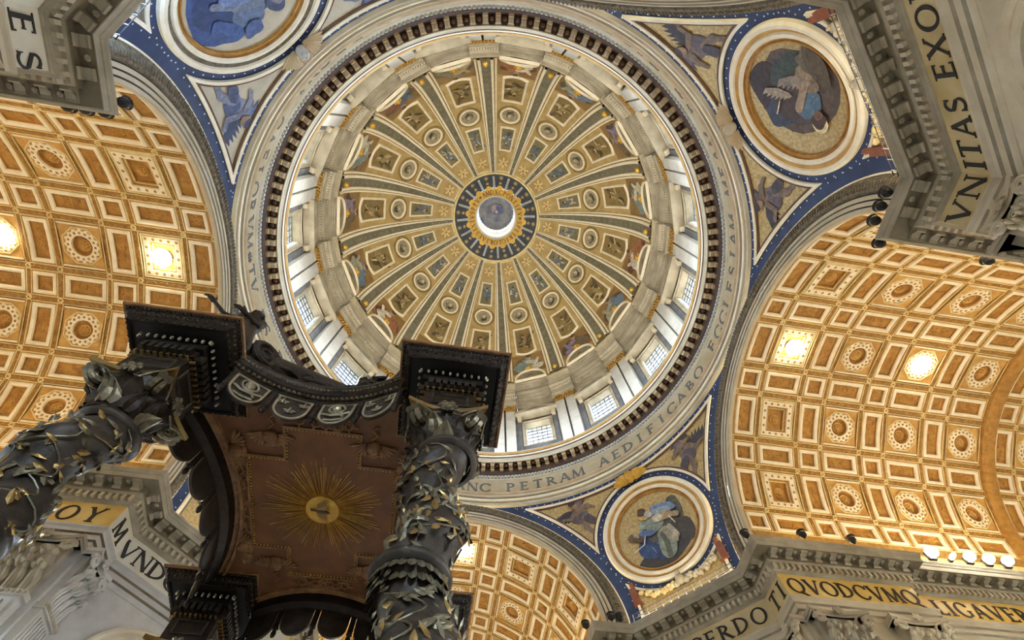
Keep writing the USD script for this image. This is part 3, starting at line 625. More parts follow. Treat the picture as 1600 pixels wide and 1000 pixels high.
# festoons and small banners at the foot of the pendentives
def festoon(p, label):
    c = thing('festoon', label, 'carving'); rg = np.random.default_rng(5)
    for sx in (-1, 1):
        out = [ball((sx * x + rg.normal() * .1, -5.55 - .55 * math.sin(PI * (x - .5) / 3.0) + rg.normal() * .1 + .15 * x, .25), rg.uniform(.14, .3, 3), 1) for x in np.linspace(.5, 3.4, 24)]
        mk(c, 'garland', mp(J(out), p), 'cream_gold' if sx < 0 else 'stone_pale')
        mk(c, 'banner', mp(J([cbox((sx * 4.1, -5.1, .15), (.55, 1.7, .2)), cbox((sx * 4.0, -6.0, .2), (.8, .14, .26)), ball((sx * 4.05, -4.0, .2), (.2, .35, .15), 1)]), p), 'banner_red')
    mk(c, 'crown_boss', mp(J([ball((0, -5.6, .35), (.42, .5, .35), 1), ball((0, -5.0, .35), (.24, .34, .25), 1), ball((-.45, -5.85, .3), (.3, .3, .25), 1), ball((.45, -5.85, .3), (.3, .3, .25), 1)]), p), 'stone_pale')
festoon(PENDS['a'][0], 'stucco garlands and red banners at the foot of the robed figure\'s medallion')
festoon(PENDS['b'][0], 'stucco garlands and banners below the upper right medallion')

# ================================================================== RING CORNICE UNDER THE DRUM
ring = thing('ring_cornice', 'round stone cornice with brown brackets and a lettered frieze under the drum', 'cornice', 'structure')
NR = 192
for pr_, mt_ in (([(21.15, 47.8), (20.86, 47.92), (20.86, 48.3)], 'stone_pale'), ([(20.86, 48.3), (20.9, 48.32), (20.9, 48.46)], 'dome_dark'), ([(20.9, 48.46), (20.74, 48.48), (20.74, 48.85)], 'cream'), ([(20.74, 48.85), (20.8, 48.87), (20.8, 49.0)], 'dome_dark'), ([(20.8, 49.0), (20.62, 49.02), (20.62, 49.3)], 'stone_pale'), ([(20.62, 49.3), (20.5, 49.42), (20.46, 49.62), (20.5, 49.72)], 'tan'), ([(20.5, 49.72), (20.88, 49.95)], 'dome_dark')):  # dark bands stand for shade in the architrave grooves
    mk(ring, 'architrave', lathe(pr_, NR), mt_)
mk(ring, 'frieze', lathe([(20.9, 49.95), (20.9, 52.35)], NR), 'tan_pale')
mk(ring, 'bed_moulding', lathe([(20.9, 52.35), (20.8, 52.42), (20.74, 52.5), (20.74, 52.95), (20.6, 53.0)], NR), 'stone_pale')
dn = []
for k in range(360):
    a = 2 * PI * k / 360; dn.append(rz(box(20.56, 20.76, -.10, .10, 52.58, 52.9), a))
mk(ring, 'dentil_course', J(dn), 'stone_white', kind='stuff')
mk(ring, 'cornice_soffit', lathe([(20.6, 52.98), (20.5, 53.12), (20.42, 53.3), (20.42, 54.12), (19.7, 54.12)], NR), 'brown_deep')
for k in range(128):
    a = 2 * PI * (k + .5) / 128
    m = mk(ring, 'bracket', rz(J([box(19.80, 20.45, -.21, .21, 53.72, 54.13), box(20.2, 20.46, -.19, .19, 53.42, 53.74), box(19.74, 19.84, -.25, .25, 53.98, 54.14)]), a), 'tan')
    mk(m, 'bracket_scroll', rz(J([box(19.83, 20.1, -.15, -.05, 53.68, 53.73), box(19.83, 20.1, .05, .15, 53.68, 53.73)]), a), 'stone_white')
    a = 2 * PI * k / 128
    mk(ring, 'coffer_rose', rz(mv(ball((0, 0, 0), (.17, .17, .1), 1), (20.1, 0, 54.06)), a), 'brown_soffit')
mk(ring, 'corona', lathe([(19.72, 54.12), (19.7, 54.1), (19.64, 54.1), (19.62, 54.45), (19.55, 54.55), (19.53, 54.7)], NR), 'stone_pale')
for pr_, mt_ in (([(19.53, 54.7), (19.46, 54.9)], 'brown_soffit'), ([(19.46, 54.9), (19.40, 55.12)], 'cream'), ([(19.40, 55.12), (19.37, 55.24)], 'brown_soffit'), ([(19.37, 55.24), (19.29, 55.4), (19.28, 55.52)], 'gold_field'), ([(19.28, 55.52), (19.26, 55.56), (19.27, 55.66), (19.4, 55.7), (21.9, 55.75)], 'stone_pale')):
    mk(ring, 'corona_moulding', lathe(pr_, NR), mt_)
def ring_place(az, r):
    def f(v):   # x along the reading direction (azimuth falls), y up, z towards the centre
        a = rad(az) - v[:, 0] / r; q = r - v[:, 2]; return np.column_stack([q * np.cos(a), q * np.sin(a), v[:, 1]])
    return f
TXT = 'TV ES PETRVS ET SVPER HANC PETRAM AEDIFICABO ECCLESIAM MEAM ET TIBI DABO CLAVES REGNI CAELORVM+'
def az_of(i):
    if i <= 27: return 175.9 - (175.9 - 77.7) / 27 * i
    if i <= 43: return 77.7 - (77.7 - 14.3) / 16 * (i - 27)
    n = len(TXT) - 1; return 14.3 - (14.3 + 180.9) / (n - 43) * (i - 43)
for i, ch in enumerate(TXT):
    g, w = glyph(ch)
    if g is None: continue
    H = 1.5; v = (g[0] - [w / 2, 0, 0]) * [H, H, 1] + [0, 50.35, .045]; mk(ring, 'letter', (ring_place(az_of(i), 20.9)(v), g[1]), 'ink_ring')

# ================================================================== DRUM
drum = thing('wall_drum', 'round drum wall of pale pilasters between sixteen windows below the dome', 'wall', 'structure')
def cylp(az):
    """drum local: x = lateral metres (viewer's right), y = z, h = towards the centre from r = 21.3"""
    def f(v):
        a = rad(az) - v[:, 0] / 21.0; q = 21.3 - v[:, 2]; return np.column_stack([q * np.cos(a), q * np.sin(a), v[:, 1]])
    return f
WZ0, WZ1, WH = 59.7, 65.3, 1.5
for k in range(16):
    az = 22.5 * k; f = cylp(az); hw = 21.0 * rad(11.25)
    # wall with the window opening, thick
    sh = Polygon([(-hw - .02, 55.6), (hw + .02, 55.6), (hw + .02, 69.6), (-hw - .02, 69.6)]).difference(Polygon([(-WH, WZ0), (WH, WZ0), (WH, WZ1), (-WH, WZ1)]))
    g = pgeo(sh, 0, None, 1.2); rev = loft([at_h(dens(np.array([[-WH, WZ0], [WH, WZ0], [WH, WZ1], [-WH, WZ1]]), 2), h) for h in (0, -1.3)])
    mk(drum, 'wall_bay', mp(J([g, rev]), f), 'stone')
    sh2 = pgeo(sh, -1.3, None, 1.5); mk(drum, 'outer_wall', mp(sh2, f), 'stone_shade')
    az2 = az + 11.25; f2 = cylp(az2)
    # the pair of pilasters
    for sx in (-.72, .72):
        pl = mk(drum, 'pilaster', mp(J([box(sx - .6, sx + .6, 56.9, 67.9, -.1, .85), box(sx - .68, sx + .68, 56.2, 56.9, -.1, .95), box(sx - .74, sx + .74, 55.7, 56.25, -.1, 1.0)]), f2), 'stone_white')
        cap = [frustum((0, 0), .6, .42, .66, .46, 0, .9), box(-.78, .78, -.5, .5, 1.42, 1.6)]
        lv = []
        for q in np.linspace(-.55, .55, 4):
            for row, (z0, hh, dep) in enumerate(((.05, .6, .16), (.5, .6, .2))): lv.append(ball((q + (.14 if row else 0), .44 + dep * .3, z0 + hh * .5), (.13, dep, hh * .5), 0))
        for q in (-.62, .62): lv.append(ball((q, .5, 1.25), (.18, .18, .2), 1))
        lv.append(ball((0, .5, 1.5), (.14, .14, .12), 0))
        c = J(cap + lv); c = np.column_stack([c[0][:, 0] + sx, c[0][:, 2] + 67.9, c[0][:, 1] + .4]), c[1]
        mk(pl, 'pilaster_capital', mp(c, f2), 'gold_capital')
    mk(drum, 'pilaster_gap_shade', mp(J([box(-.14, .14, 55.7, 68.2, .0, .25), box(-1.75, -1.36, 55.7, 68.2, 0, .3), box(1.36, 1.75, 55.7, 68.2, 0, .3)]), f2), 'grey_marble')  # dark strips standing for shade between and beside the pilasters
    # entablature breaking forward over the pair, back over the window
    def ent(x0, x1, fwd):
        pr = [(.35 + fwd, 69.5), (.4 + fwd, 70.1), (.48 + fwd, 70.15), (.48 + fwd, 70.5), (.38 + fwd, 70.6), (.38 + fwd, 71.6), (.5 + fwd, 71.7), (.6 + fwd, 72.0), (.95 + fwd, 72.15), (.98 + fwd, 72.6), (1.08 + fwd, 72.9), (1.12 + fwd, 73.15), (.5, 73.4), (-.3, 73.4)]
        n = 5; xs = np.linspace(x0, x1, n); L = [np.column_stack([xs, np.full(n, z), np.full(n, h)]) for h, z in pr]
        ends = [fan(np.array([[x, z, h] for h, z in pr] + [[x, 69.5, -.3]])) for x in (x0, x1)]
        bot = loft([np.column_stack([xs, np.full(n, 69.5), np.full(n, h)]) for h in (-.2, .35 + fwd)], False)
        return J([loft(L, False), bot] + ends)
    e = mk(drum, 'entablature', mp(ent(-1.62, 1.62, .55), f2), 'stone')
    mk(e, 'dentil_course', mp(J([box(x - .08, x + .08, 71.72, 71.98, .9, 1.22) for x in np.arange(-1.5, 1.51, .3)]), f2), 'stone_pale', kind='stuff')
    e = mk(drum, 'entablature', mp(ent(-(hw - 1.66), hw - 1.66, 0), f), 'stone')
    mk(e, 'dentil_course', mp(J([box(x - .08, x + .08, 71.72, 71.98, .35, .67) for x in np.arange(-2.3, 2.31, .3)]), f), 'stone_pale', kind='stuff')
    mk(drum, 'attic', mp(J([loft([np.column_stack([np.linspace(-hw, hw, 9), np.full(9, z), np.full(9, h)]) for h, z in ((.5, 73.3), (.75, 73.5), (.75, 74.6), (1.0, 74.75), (1.08, 75.1), (1.2, 75.3), (1.22, 75.55), (1.36, 75.6), (1.36, 75.95))], False)]), f), 'stone')
    mk(drum, 'attic_block', mp(J([box(-1.5, 1.5, 73.4, 74.7, .6, 1.1), box(-1.6, 1.6, 74.7, 75.0, .6, 1.35), box(-1.7, 1.7, 75.0, 75.55, .6, 1.5)]), f2), 'stone_pale')
    # ---- window
    pos = {0: 'at the right of the ring, second above the lower right vault', 22.5: 'at the lower right of the ring, pale grid in a pointed frame', 45: 'at the lower right of the ring under a curved pediment', 67.5: 'at the bottom of the ring, first right of the bronze capital', 90: 'at the bottom of the ring, half behind the bronze capital', 337.5: 'at the right of the ring, only its narrow edge in view', 180: 'at the left of the ring, narrow and level with the oculus', 157.5: 'at the lower left of the ring above the bronze scroll', 135: 'at the lower left of the ring just above the bronze cornice'}
    shape = 'curved' if k % 2 == 0 else 'pointed'
    w = thing('window', 'bright drum window ' + pos[az] if az in pos else f'drum window under a {shape} pediment, {["right", "lower right", "bottom", "lower left", "left", "upper left", "top", "upper right"][int(((az + 22.5) % 360) // 45)]} side, mostly behind the cornice', 'window', 'structure')
    mk(w, 'window_frame', mp(J([moulding(np.array([[-WH - .5, WZ0 - .2], [WH + .5, WZ0 - .2], [WH + .5, WZ1 + .5], [-WH - .5, WZ1 + .5]]), [(0, 0), (.02, .3), (.2, .34), (.24, .2), (.46, .16), (.5, -.3)], 2)]), f), 'stone')
    mk(w, 'window_jamb', mp(J([box(-WH - 1.05, -WH - .55, 57.5, 66.0, 0, .35), box(WH + .55, WH + 1.05, 57.5, 66.0, 0, .35), box(-WH - .5, WH + .5, 57.2, WZ0 - .25, 0, .25)]), f), 'grey_marble')
    mk(w, 'window_consoles', mp(J([box(-WH - 1.0, -WH - .5, 65.6, 66.5, 0, .8), box(WH + .5, WH + 1.0, 65.6, 66.5, 0, .8)]), f), 'stone_pale')
    pw = WH + 1.3
    top = [(-pw, 67.2), (0, 68.55), (pw, 67.2)] if k % 2 else [(pw * math.sin(t) / math.sin(1.0), 67.2 + 1.3 * (math.cos(t) - math.cos(1.0)) / (1 - math.cos(1.0))) for t in np.linspace(-1.0, 1.0, 13)]
    out = Polygon([(-pw, 66.5), (pw, 66.5), (pw, 67.2)] + top[::-1][1:])
    inn = Polygon([(x * .80, 66.95 + (y - 67.2) * .82 + .12) for x, y in top])
    mk(w, 'pediment', mp(J([pgeo(out.difference(inn), 1.05, 1.05), pgeo(inn, .45), box(-pw - .1, pw + .1, 66.45, 66.75, 0, 1.2)]), f), 'stone')
    mk(w, 'glass_pane', mp(fillp(np.array([[-WH, WZ0], [WH, WZ0], [WH, WZ1], [-WH, WZ1]]), -.7, 2), f), 'pane')
    bars = [box(x - .045, x + .045, WZ0, WZ1, -.76, -.62) for x in np.linspace(-WH, WH, 6)] + [box(-WH, WH, y - .045, y + .045, -.76, -.62) for y in np.linspace(WZ0, WZ1, 8)]
    for b in bars: mk(w, 'glazing_bar', mp(b, f), 'grey_marble')

# ================================================================== THE DOME
DC, DR, DZ = 2.47, 22.47, 75.8
def dmap(az):
    """x = lateral metres at that height, y = meridian angle in degrees, h = inward"""
    def f(v):
        th = np.radians(v[:, 1]); r0 = DR * np.cos(th) - DC; r = r0 - v[:, 2] * np.cos(th); z = DZ + (DR - v[:, 2]) * np.sin(th)
        a = rad(az) - v[:, 0] / np.maximum(r0, 1.0); return np.column_stack([r * np.cos(a), r * np.sin(a), z])
    return f
def gw(th): return (DR * math.cos(rad(th)) - DC) * rad(11.25)     # half width of a gore at that height
dome = thing('ceiling_dome', 'great ribbed dome of gold and cream with painted panels around a dark star ring', 'dome', 'structure')
TH = np.linspace(0, 75.6, 60)
mk(dome, 'dome_shell', lathe([((DR + .02) * math.cos(rad(t)) - DC, DZ + (DR + .02) * math.sin(rad(t))) for t in TH[:52]], 96), 'dome_ground', smooth=True)
TR_ = np.linspace(.5, 65.2, 40)
def strip_u(az, prof):
    """bands that follow the meridian: (fraction of the gore's half width, h)"""
    f = dmap(az); L = []
    for u, h in prof: L.append(f(np.array([[u * gw(t), t, h * (1 - .4 * t / 65)] for t in TR_])))
    return loft(L, False)
def trap(u, t0, t1, bow0=0.0, n=6):
    """outline in (x, theta): bounded by fractions of the gore, lower edge bowed"""
    lo = [(-u * gw(t0) + 2 * u * gw(t0) * i / n, t0 - bow0 * math.sin(PI * i / n)) for i in range(n + 1)]
    r = [(u * gw(t0 + (t1 - t0) * i / n), t0 + (t1 - t0) * i / n) for i in range(1, n)]
    hi = [(u * gw(t1) - 2 * u * gw(t1) * i / n, t1) for i in range(n + 1)]
    l = [(-u * gw(t1 - (t1 - t0) * i / n), t1 - (t1 - t0) * i / n) for i in range(1, n)]
    return np.array(lo + r + hi + l)
MS = DR * rad(1)                                  # metres per degree along the meridian
def tframe(P, prof, f, fill=None):
    """frame of any outline in (x, theta): scaled in metres"""
    Q = Polygon(np.column_stack([P[:, 0], P[:, 1] * MS])); loops = []
    for d, h in prof:
        c = np.array(P.mean(0)); q = np.column_stack([P[:, 0], P[:, 1] * MS]); m = q.mean(0); ext = q - m
        sx = 1 - d / max(abs(ext[:, 0]).max(), .1); sy = 1 - d / max(abs(ext[:, 1]).max(), .1)
        q = m + ext * [sx, sy]; loops.append(np.column_stack([q[:, 0], q[:, 1] / MS, np.full(len(q), h)]))
    g = loft(loops); return mp(g, f), loops[-1]
SEATC = [('7d8f8f', 'c9c5b0', '6a5b4a'), ('8a5a4a', '56708a', '5a4c40'), ('7f8068', 'b8a480', '5d5748'), ('a06a48', 'd8d2c0', '6b3c34'), ('6b7f96', 'a6a48e', '544a3e'), ('70604a', '8f7f98', '4d4438')]
def seated(seed, w, h):
    g = np.random.default_rng(seed); a, b, c = SEATC[seed % 6]; s = g.choice([-1, 1])
    return [(blob(0, -.1 * h, .42 * w, .38 * h, 0, .25, seed), c), (blob(.12 * s * w, -.12 * h, .3 * w, .3 * h, .3, .22, seed + 1), a), (blob(-.12 * s * w, -.2 * h, .24 * w, .24 * h, -.4, .25, seed + 2), b), (blob(.02 * w, .12 * h, .2 * w, .2 * h, 0, .15, seed + 3), a),
            (limb([(-.02 * w, .15 * h), (-.22 * s * w, .05 * h), (-.3 * s * w, .2 * h)], [.09 * w, .06 * w, .035 * w]), b), (blob(.02 * w, .34 * h, .075 * w, .1 * h, 0, .08, seed + 4), 'c2a07c'), (blob(.03 * w, .38 * h, .08 * w, .07 * h, 0, .15, seed + 5), '5c4836')]
def winged(seed, w, h, tone):
    g = np.random.default_rng(seed + 77); s = g.choice([-1, 1]); F = []
    F += [(wing(-.04 * w, g.uniform(.02, .14) * h, PI * g.uniform(.55, .75), .5 * h, .24 * w), tone[0]), (wing(.04 * w, g.uniform(.02, .14) * h, PI * g.uniform(.2, .4), .5 * h, .24 * w), tone[1])]
    for k in range(6):
        x, y = g.normal(0, .1) * w, g.normal(-.08, .13) * h
        F.append((blob(x, y, g.uniform(.1, .22) * w, g.uniform(.06, .16) * h, g.uniform(0, 3), .3, seed + 10 + k), tone[int(g.integers(0, 5))]))
    for k in range(5):
        a = g.uniform(0, 2 * PI); x, y = .1 * w * math.cos(a), .1 * h * math.sin(a) - .05 * h; b = a + g.uniform(-.8, .8)
        F.append((limb([(x, y), (x + .2 * w * math.cos(a), y + .16 * h * math.sin(a)), (x + .2 * w * math.cos(a) + .12 * w * math.cos(b), y + .16 * h * math.sin(a) + .1 * h * math.sin(b))], [.06 * w, .05 * w, .025 * w]), tone[2 + int(g.integers(0, 3))]))
    F += [(blob(.02 * w, 0, .12 * w, .17 * h, .3 * s, .15, seed), tone[2]), (blob(.03 * w * s, .24 * h, .085 * w, .085 * h, 0, .1, seed + 4), tone[3]), (blob(.035 * w * s, .275 * h, .09 * w, .055 * h, 0, .15, seed + 6), '5d4c38')]
    return F
TONEA = ['8a7850', '665637', '9a875e', 'cdb88c', '574a33']; TONEB = ['7c8490', '97907c', '6b7680', 'd0c0a0', '565a58']
for k in range(16):
    az = 22.5 * k; f = dmap(az); go = grp(dome, 'dome_gore')
    # painted seated figure above the lunette
    P = trap(.64, 7.0, 19.2, 0); t = mk(go, 'figure_field', mp(J([loft([np.column_stack([P[:, 0] * q, (P[:, 1] - 13) * q + 13, np.full(len(P), .03)]) for q in (1, .5)]), fan(np.column_stack([P[:, 0] * .5, (P[:, 1] - 13) * .5 + 13, np.full(len(P), .03)]))]), f), 'figure_ground')
    def place(v, t0, ff=f): return ff(np.column_stack([v[:, 0], t0 + v[:, 1] / MS, v[:, 2]]))
    painted(go, 'seated_figure', seated(k * 7 + 3, 5.2, 5.4), lambda v: place(v, 12.6), maxe=1.2, h0=.05)
    # lunette at the foot
    a = np.linspace(0, PI, 15); L = np.vstack([np.column_stack([2.35 * np.cos(a), .4 + 8.0 * np.sin(a) ** .8]), [[-2.35, .35], [2.35, .35]]])
    g, last = tframe(L, [(0, .0), (.03, .34), (.22, .38), (.28, .22), (.34, .12)], f); ln = mk(go, 'lunette_frame', g, 'cream')
    mk(go, 'lunette_panel', mp(fan(last), f), 'lunette_ground')
    painted(go, 'lunette_bust', [(blob(0, -.35, .85, .7, 0, .12, k), ['6d7468', '7a6a54', '5f6672'][k % 3]), (blob(0, .25, .3, .38, 0, .08, k + 3), 'bb9d78'), (blob(0, .45, .33, .22, 0, .1, k + 5), '5c4c3c')], lambda v: place(v, 3.4), maxe=1.0, h0=.16)
    mk(go, 'lunette_boss', mp(J([ball((0, 9.1, .45), (.26, .26 / MS * 1.5, .25), 1)] + [ball((.38 * math.cos(q), 9.1 + .38 * math.sin(q) / MS, .38), (.17, .17 / MS, .14), 0) for q in np.arange(6) * PI / 3]), f), 'gold')
    # trapezoid panel with a winged figure
    P = trap(.44, 20.6, 34.0, 1.4); g, last = tframe(P, [(-.1, .02), (0, .2), (.12, .24), (.22, .2), (.28, .05), (.3, -.02)], f)
    mk(go, 'panel_frame', g, 'cream'); pn = mk(go, 'angel_panel', mp(fan(np.column_stack([last[:, :2], np.full(len(last), .03)])), f), 'dome_dark')
    painted(pn, 'painted_angel', winged(k * 5, 3.0, 4.6, TONEA), lambda v: place(v, 26.6), maxe=1.2, h0=.06)
    # roundel
    q = ngon(1, 32); rr = [(1.45, .02), (1.42, .16), (1.28, .2), (1.2, .16), (1.14, .05)]
    mk(go, 'roundel_field', mp(loft([np.column_stack([q[:, 0] * r, 40.6 + q[:, 1] * r / MS, np.full(32, h)]) for r, h in ((1.78, .02), (1.75, .06), (1.44, .06))]), f), 'dome_dark')
    mk(go, 'roundel_frame', mp(loft([np.column_stack([q[:, 0] * r, 40.6 + q[:, 1] * r / MS, np.full(32, h)]) for r, h in rr]), f), 'cream')
    rp = mk(go, 'roundel_panel', mp(fan(np.column_stack([q[:, 0] * 1.14, 40.6 + q[:, 1] * 1.14 / MS, np.full(32, .04)])), f), 'roundel_ground')
    painted(rp, 'painted_head', [(blob(0, -.1, .62, .62, 0, .3, k + 20), '6a6552'), (blob(-.1, .1, .36, .45, .3, .25, k + 40), '9a9078'), (blob(.1, .2, .26, .3, 0, .1, k + 60), 'c7b794'), (blob(.15, -.4, .4, .2, .3, .2, k + 80), '4b493c')], lambda v: place(v, 40.6), h0=.06)
    # upper rectangle
    P = trap(.42, 46.2, 56.4, 0); g, last = tframe(P, [(-.08, .02), (0, .16), (.1, .2), (.18, .15), (.22, .02)], f)
    mk(go, 'panel_frame', g, 'cream'); pn = mk(go, 'angel_panel', mp(fan(np.column_stack([last[:, :2], np.full(len(last), .03)])), f), 'panel_grey')
    painted(pn, 'painted_angel', winged(k * 3 + 900, 1.9, 3.4, TONEB), lambda v: place(v, 51.2), maxe=1.0, h0=.05)
    # seraph in relief
    out = [ball((0, 61.3, .2), (.26, .3 / MS, .2), 1)]
    for q in np.arange(6) * PI / 3 + PI / 6:
        w = ball((0, 0, 0), (.42, .17, .07), 0); w = rz(mv(w, (.5, 0, 0)), q); out.append((np.column_stack([w[0][:, 0], 61.3 + w[0][:, 1] / MS, w[0][:, 2] + .12]), w[1]))
    mk(go, 'seraph', mp(J(out), f), 'cream_gold')
    mk(go, 'seraph_face', mp(ball((0, 61.3, .34), (.17, .2 / MS, .13), 1), f), 'gold_deep')
    # rib on the border of this gore and the next
    azr = az + 11.25; rb = grp(dome, 'dome_rib')
    W = lambda lo, hi: (1 - hi, 1 - lo)
    for sg in (-1, 1):
        mk(rb, 'rib_moulding', strip_u(azr, [(sg * .35, .0), (sg * .34, .26), (sg * .30, .3), (sg * .285, .26), (sg * .275, .14)]), 'cream')
        mk(rb, 'rib_channel', strip_u(azr, [(sg * .275, .14), (sg * .245, .14)]), 'dome_dark')
        mk(rb, 'rib_moulding', strip_u(azr, [(sg * .245, .1), (sg * .24, .4), (sg * .19, .46), (sg * .155, .42), (sg * .15, .26)]), 'cream')
    mk(rb, 'rib_band', strip_u(azr, [(-.15, .26), (0, .3), (.15, .26)]), 'rib_blue')
    fr = dmap(azr)
    stq = [np.column_stack([star(.16, 5)[:, 0], t + star(.16, 5)[:, 1] / MS, np.full(10, .36)]) for t in np.arange(8, 63, 3.2) if .15 * gw(t) > .12]
    mk(rb, 'rib_stars', mp(J([fan(s_) for s_ in stq]), fr), 'mosaic_gold', kind='stuff')
    mk(rb, 'rib_foot_boss', mp(J([ball((0, 1.6, .75), (.34, .42 / MS, .35), 1), ball((0, 3.0, .6), (.2, .25 / MS, .2), 1)]), fr), 'gold')

# ------------------------------------------------------------------ star ring, inscription and lantern
lan = thing('ceiling_oculus', 'dark blue star ring with gold lettering and white rays around the round lantern opening', 'oculus', 'structure')
def dl(ths, h, mat, nm, n=96): mk(lan, nm, lathe([((DR - h) * math.cos(rad(t)) - DC, DZ + (DR - h) * math.sin(rad(t))) for t in ths], n), mat)
mk(lan, 'oculus_moulding', lathe([((DR - h) * math.cos(rad(t)) - DC, DZ + (DR - h) * math.sin(rad(t))) for t, h in ((65.2, 0), (65.3, .35), (65.9, .4), (66.2, .2))], 96), 'cream_gold')
dl(np.linspace(66.1, 71.8, 6), .14, 'night_blue', 'star_field')
dl(np.linspace(71.7, 75.3, 5), .26, 'gold_letterband', 'letter_band')
def omap(az):
    def f(v):
        th = np.radians(69.0 + v[:, 1] / MS); r = (DR - v[:, 2]) * np.cos(th) - DC; z = DZ + (DR - v[:, 2]) * np.sin(th); a = rad(az) - v[:, 0] / np.maximum((DR * np.cos(th) - DC), .5)
        return np.column_stack([r * np.cos(a), r * np.sin(a), z])
    return f
for k in range(16):
    mk(lan, 'white_ray', mp(J([box(-.17, -.09, -.75, 1.35, .16, .34), box(.09, .17, -.75, 1.35, .16, .34), box(-.09, .09, -.75, -.62, .16, .34), box(-.07, .07, -.6, 1.3, .14, .2)]), omap(22.5 * k + 11.25)), 'stone_white')
    mk(lan, 'scallop', mp(fan(at_h(ngon(.48, 14), .2) + [0, 1.15, 0]), omap(22.5 * k)), 'gold_letterband')
    for dy, dx, r in ((-.55, 0, .46), (.3, 0, .36)):
        q = star(r, 8, .35) + (dx, dy); mk(lan, 'gold_star', mp(fan(at_h(q, .2)), omap(22.5 * k)), 'mosaic_gold')
TX2 = 'AMDXCPONTIFV+SPETRIGLORIAESIXTVSPPV+'
for i, ch in enumerate(TX2):
    g, w = glyph(ch); H = .74
    v = (g[0] - [w / 2, .5, 0]) * [H, H, 1]; f = omap(-127 + 360 * i / len(TX2))
    mk(lan, 'letter', (f(np.column_stack([-v[:, 0], (73.4 - 69.0) * MS - v[:, 1], v[:, 2] + .3])), g[1]), 'letter_brown')
mk(lan, 'lantern_kerb', lathe([(3.32, 97.1), (3.18, 97.2), (3.1, 97.4), (3.1, 97.9), (3.3, 98.0)], 48), 'stone_white')
mk(lan, 'lantern_wall', lathe([(3.3, 98.0), (3.3, 103.9), (3.1, 104.1), (3.0, 104.5)], 48), 'lantern_white')
mk(lan, 'lantern_cap', lathe([(3.0 * math.cos(t), 104.5 + 2.4 * math.sin(t)) for t in np.linspace(0, PI / 2 - .01, 10)], 32), 'lantern_vault', smooth=True)
painted(lan, 'painted_figure', [(blob(0, 0, 1.15, .9, .3, .25, 5), '5b5a72'), (blob(.25, .15, .7, .55, .1, .25, 6), '34406e'), (blob(-.45, -.1, .5, .45, 0, .25, 8), '8d7c72'), (blob(.1, .4, .26, .28, 0, .1, 7), 'a08a74')], lambda v: np.column_stack([v[:, 0], v[:, 1] - .2, 106.55 - v[:, 2] - (v[:, 0] ** 2 + v[:, 1] ** 2) * .16]), maxe=.5)
for k in range(8):
    a = rad(45 * k); l = rect_light('unseen_lantern_lamp', (2.9 * math.cos(a), 2.9 * math.sin(a), 98.05), (-.6 * math.cos(a), -.6 * math.sin(a), .8), .8, .15, 45, (1, .97, .92), along=(-math.sin(a), math.cos(a), 0))  # out of view, placed to brighten the lantern wall

# ================================================================== THE FOUR PIERS AND THEIR ENTABLATURE
# plan of the wall face of the pier at (+,+): nave face, return, chamfer, return, nave face
PLAN = [(48.0, 12.3), (31.0, 12.3), (31.0, 11.65), (21.1, 11.65), (21.1, 13.9), (13.9, 21.1), (11.65, 21.1), (11.65, 31.0), (12.3, 31.0), (12.3, 48.0)]
def off(plan, e):
    """the plan moved towards the room by e"""
    P = np.array(plan, float); out = []
    for i in range(len(P)):
        ns = []
        for a, b in ((i - 1, i), (i, i + 1)):
            if a < 0 or b >= len(P): continue
            d = P[b] - P[a]; d /= np.linalg.norm(d); ns.append(np.array([-d[1], d[0]]) * -1)
        if len(ns) == 1: n = ns[0]; k = 1
        else: n = ns[0] + ns[1]; k = 1 + ns[0] @ ns[1]
        out.append(P[i] + e * n / k)
    return np.array(out)
_t = off(PLAN, 1.0)
_sg = 1 if abs(_t[4].sum()) < abs(np.array(PLAN[4]).sum()) else -1
def offs(e): return off(PLAN, e * _sg)
def sweep(prof, cap=False): return loft([np.column_stack([offs(e), np.full(len(PLAN), z)]) for e, z in prof], False)
PIERN = {(1, 1): ('lower right', 'below the robed figure'), (1, -1): ('upper right', 'close to the lens and out of the warm light'), (-1, -1): ('upper left', 'dark underside nearest the left edge'), (-1, 1): ('lower left', 'blue-lit, behind the bronze column')}
TEXTS = {  # start corner index in reading order (left to right for someone who faces the wall)
    (1, 1): [('nave0', 'QVODCVMQVE LIGAVERIS SVPER', 0.35), ('chamfer', 'HINC SACERDOTI', -.2), ('nave1', 'TERRAM ERIT', .4)],
    (1, -1): [('chamfer', 'VNITAS EXORITVR', .15)],
    (-1, -1): [('chamfer', 'HINC VNA FIDES', .3)],
    (-1, 1): [('chamfer', 'VNDO REFVLGET', -.1), ('nave1', '', 0)]}
def seg_place(sx, sy, a, b, e=.0):
    """lettering frame on the wall from plan point a to b, both given already with signs"""
    a, b = np.array(a, float), np.array(b, float); d = b - a; L = np.linalg.norm(d); d /= L; n = np.array([d[1], -d[0]])
    if n @ (-(a + b)) < 0: n = -n
    def f(v): 
        xy = a + v[:, :1] * d + (v[:, 2:3] + e) * n; return np.column_stack([xy, v[:, 1]])
    return f, L
def acanthus(w, h, d, n=5):
    """a leaf standing in x/z that curls towards +y at its tip"""
    rows = []
    for t in np.linspace(0, 1, n):
        ww = w * (.75 + .5 * math.sin(PI * min(t * .9, 1)) - .75 * t ** 3); y = d * (t ** 3) * 1.0; z = h * (math.sin(t * PI * .58) / math.sin(PI * .58) if t > .8 else t * 1.05)
        rows.append([(-ww, y - .03, z), (-ww * .5, y + .05, z), (0, y + .0, z + .02), (ww * .5, y + .05, z), (ww, y - .03, z)])
    return loft(rows, False)
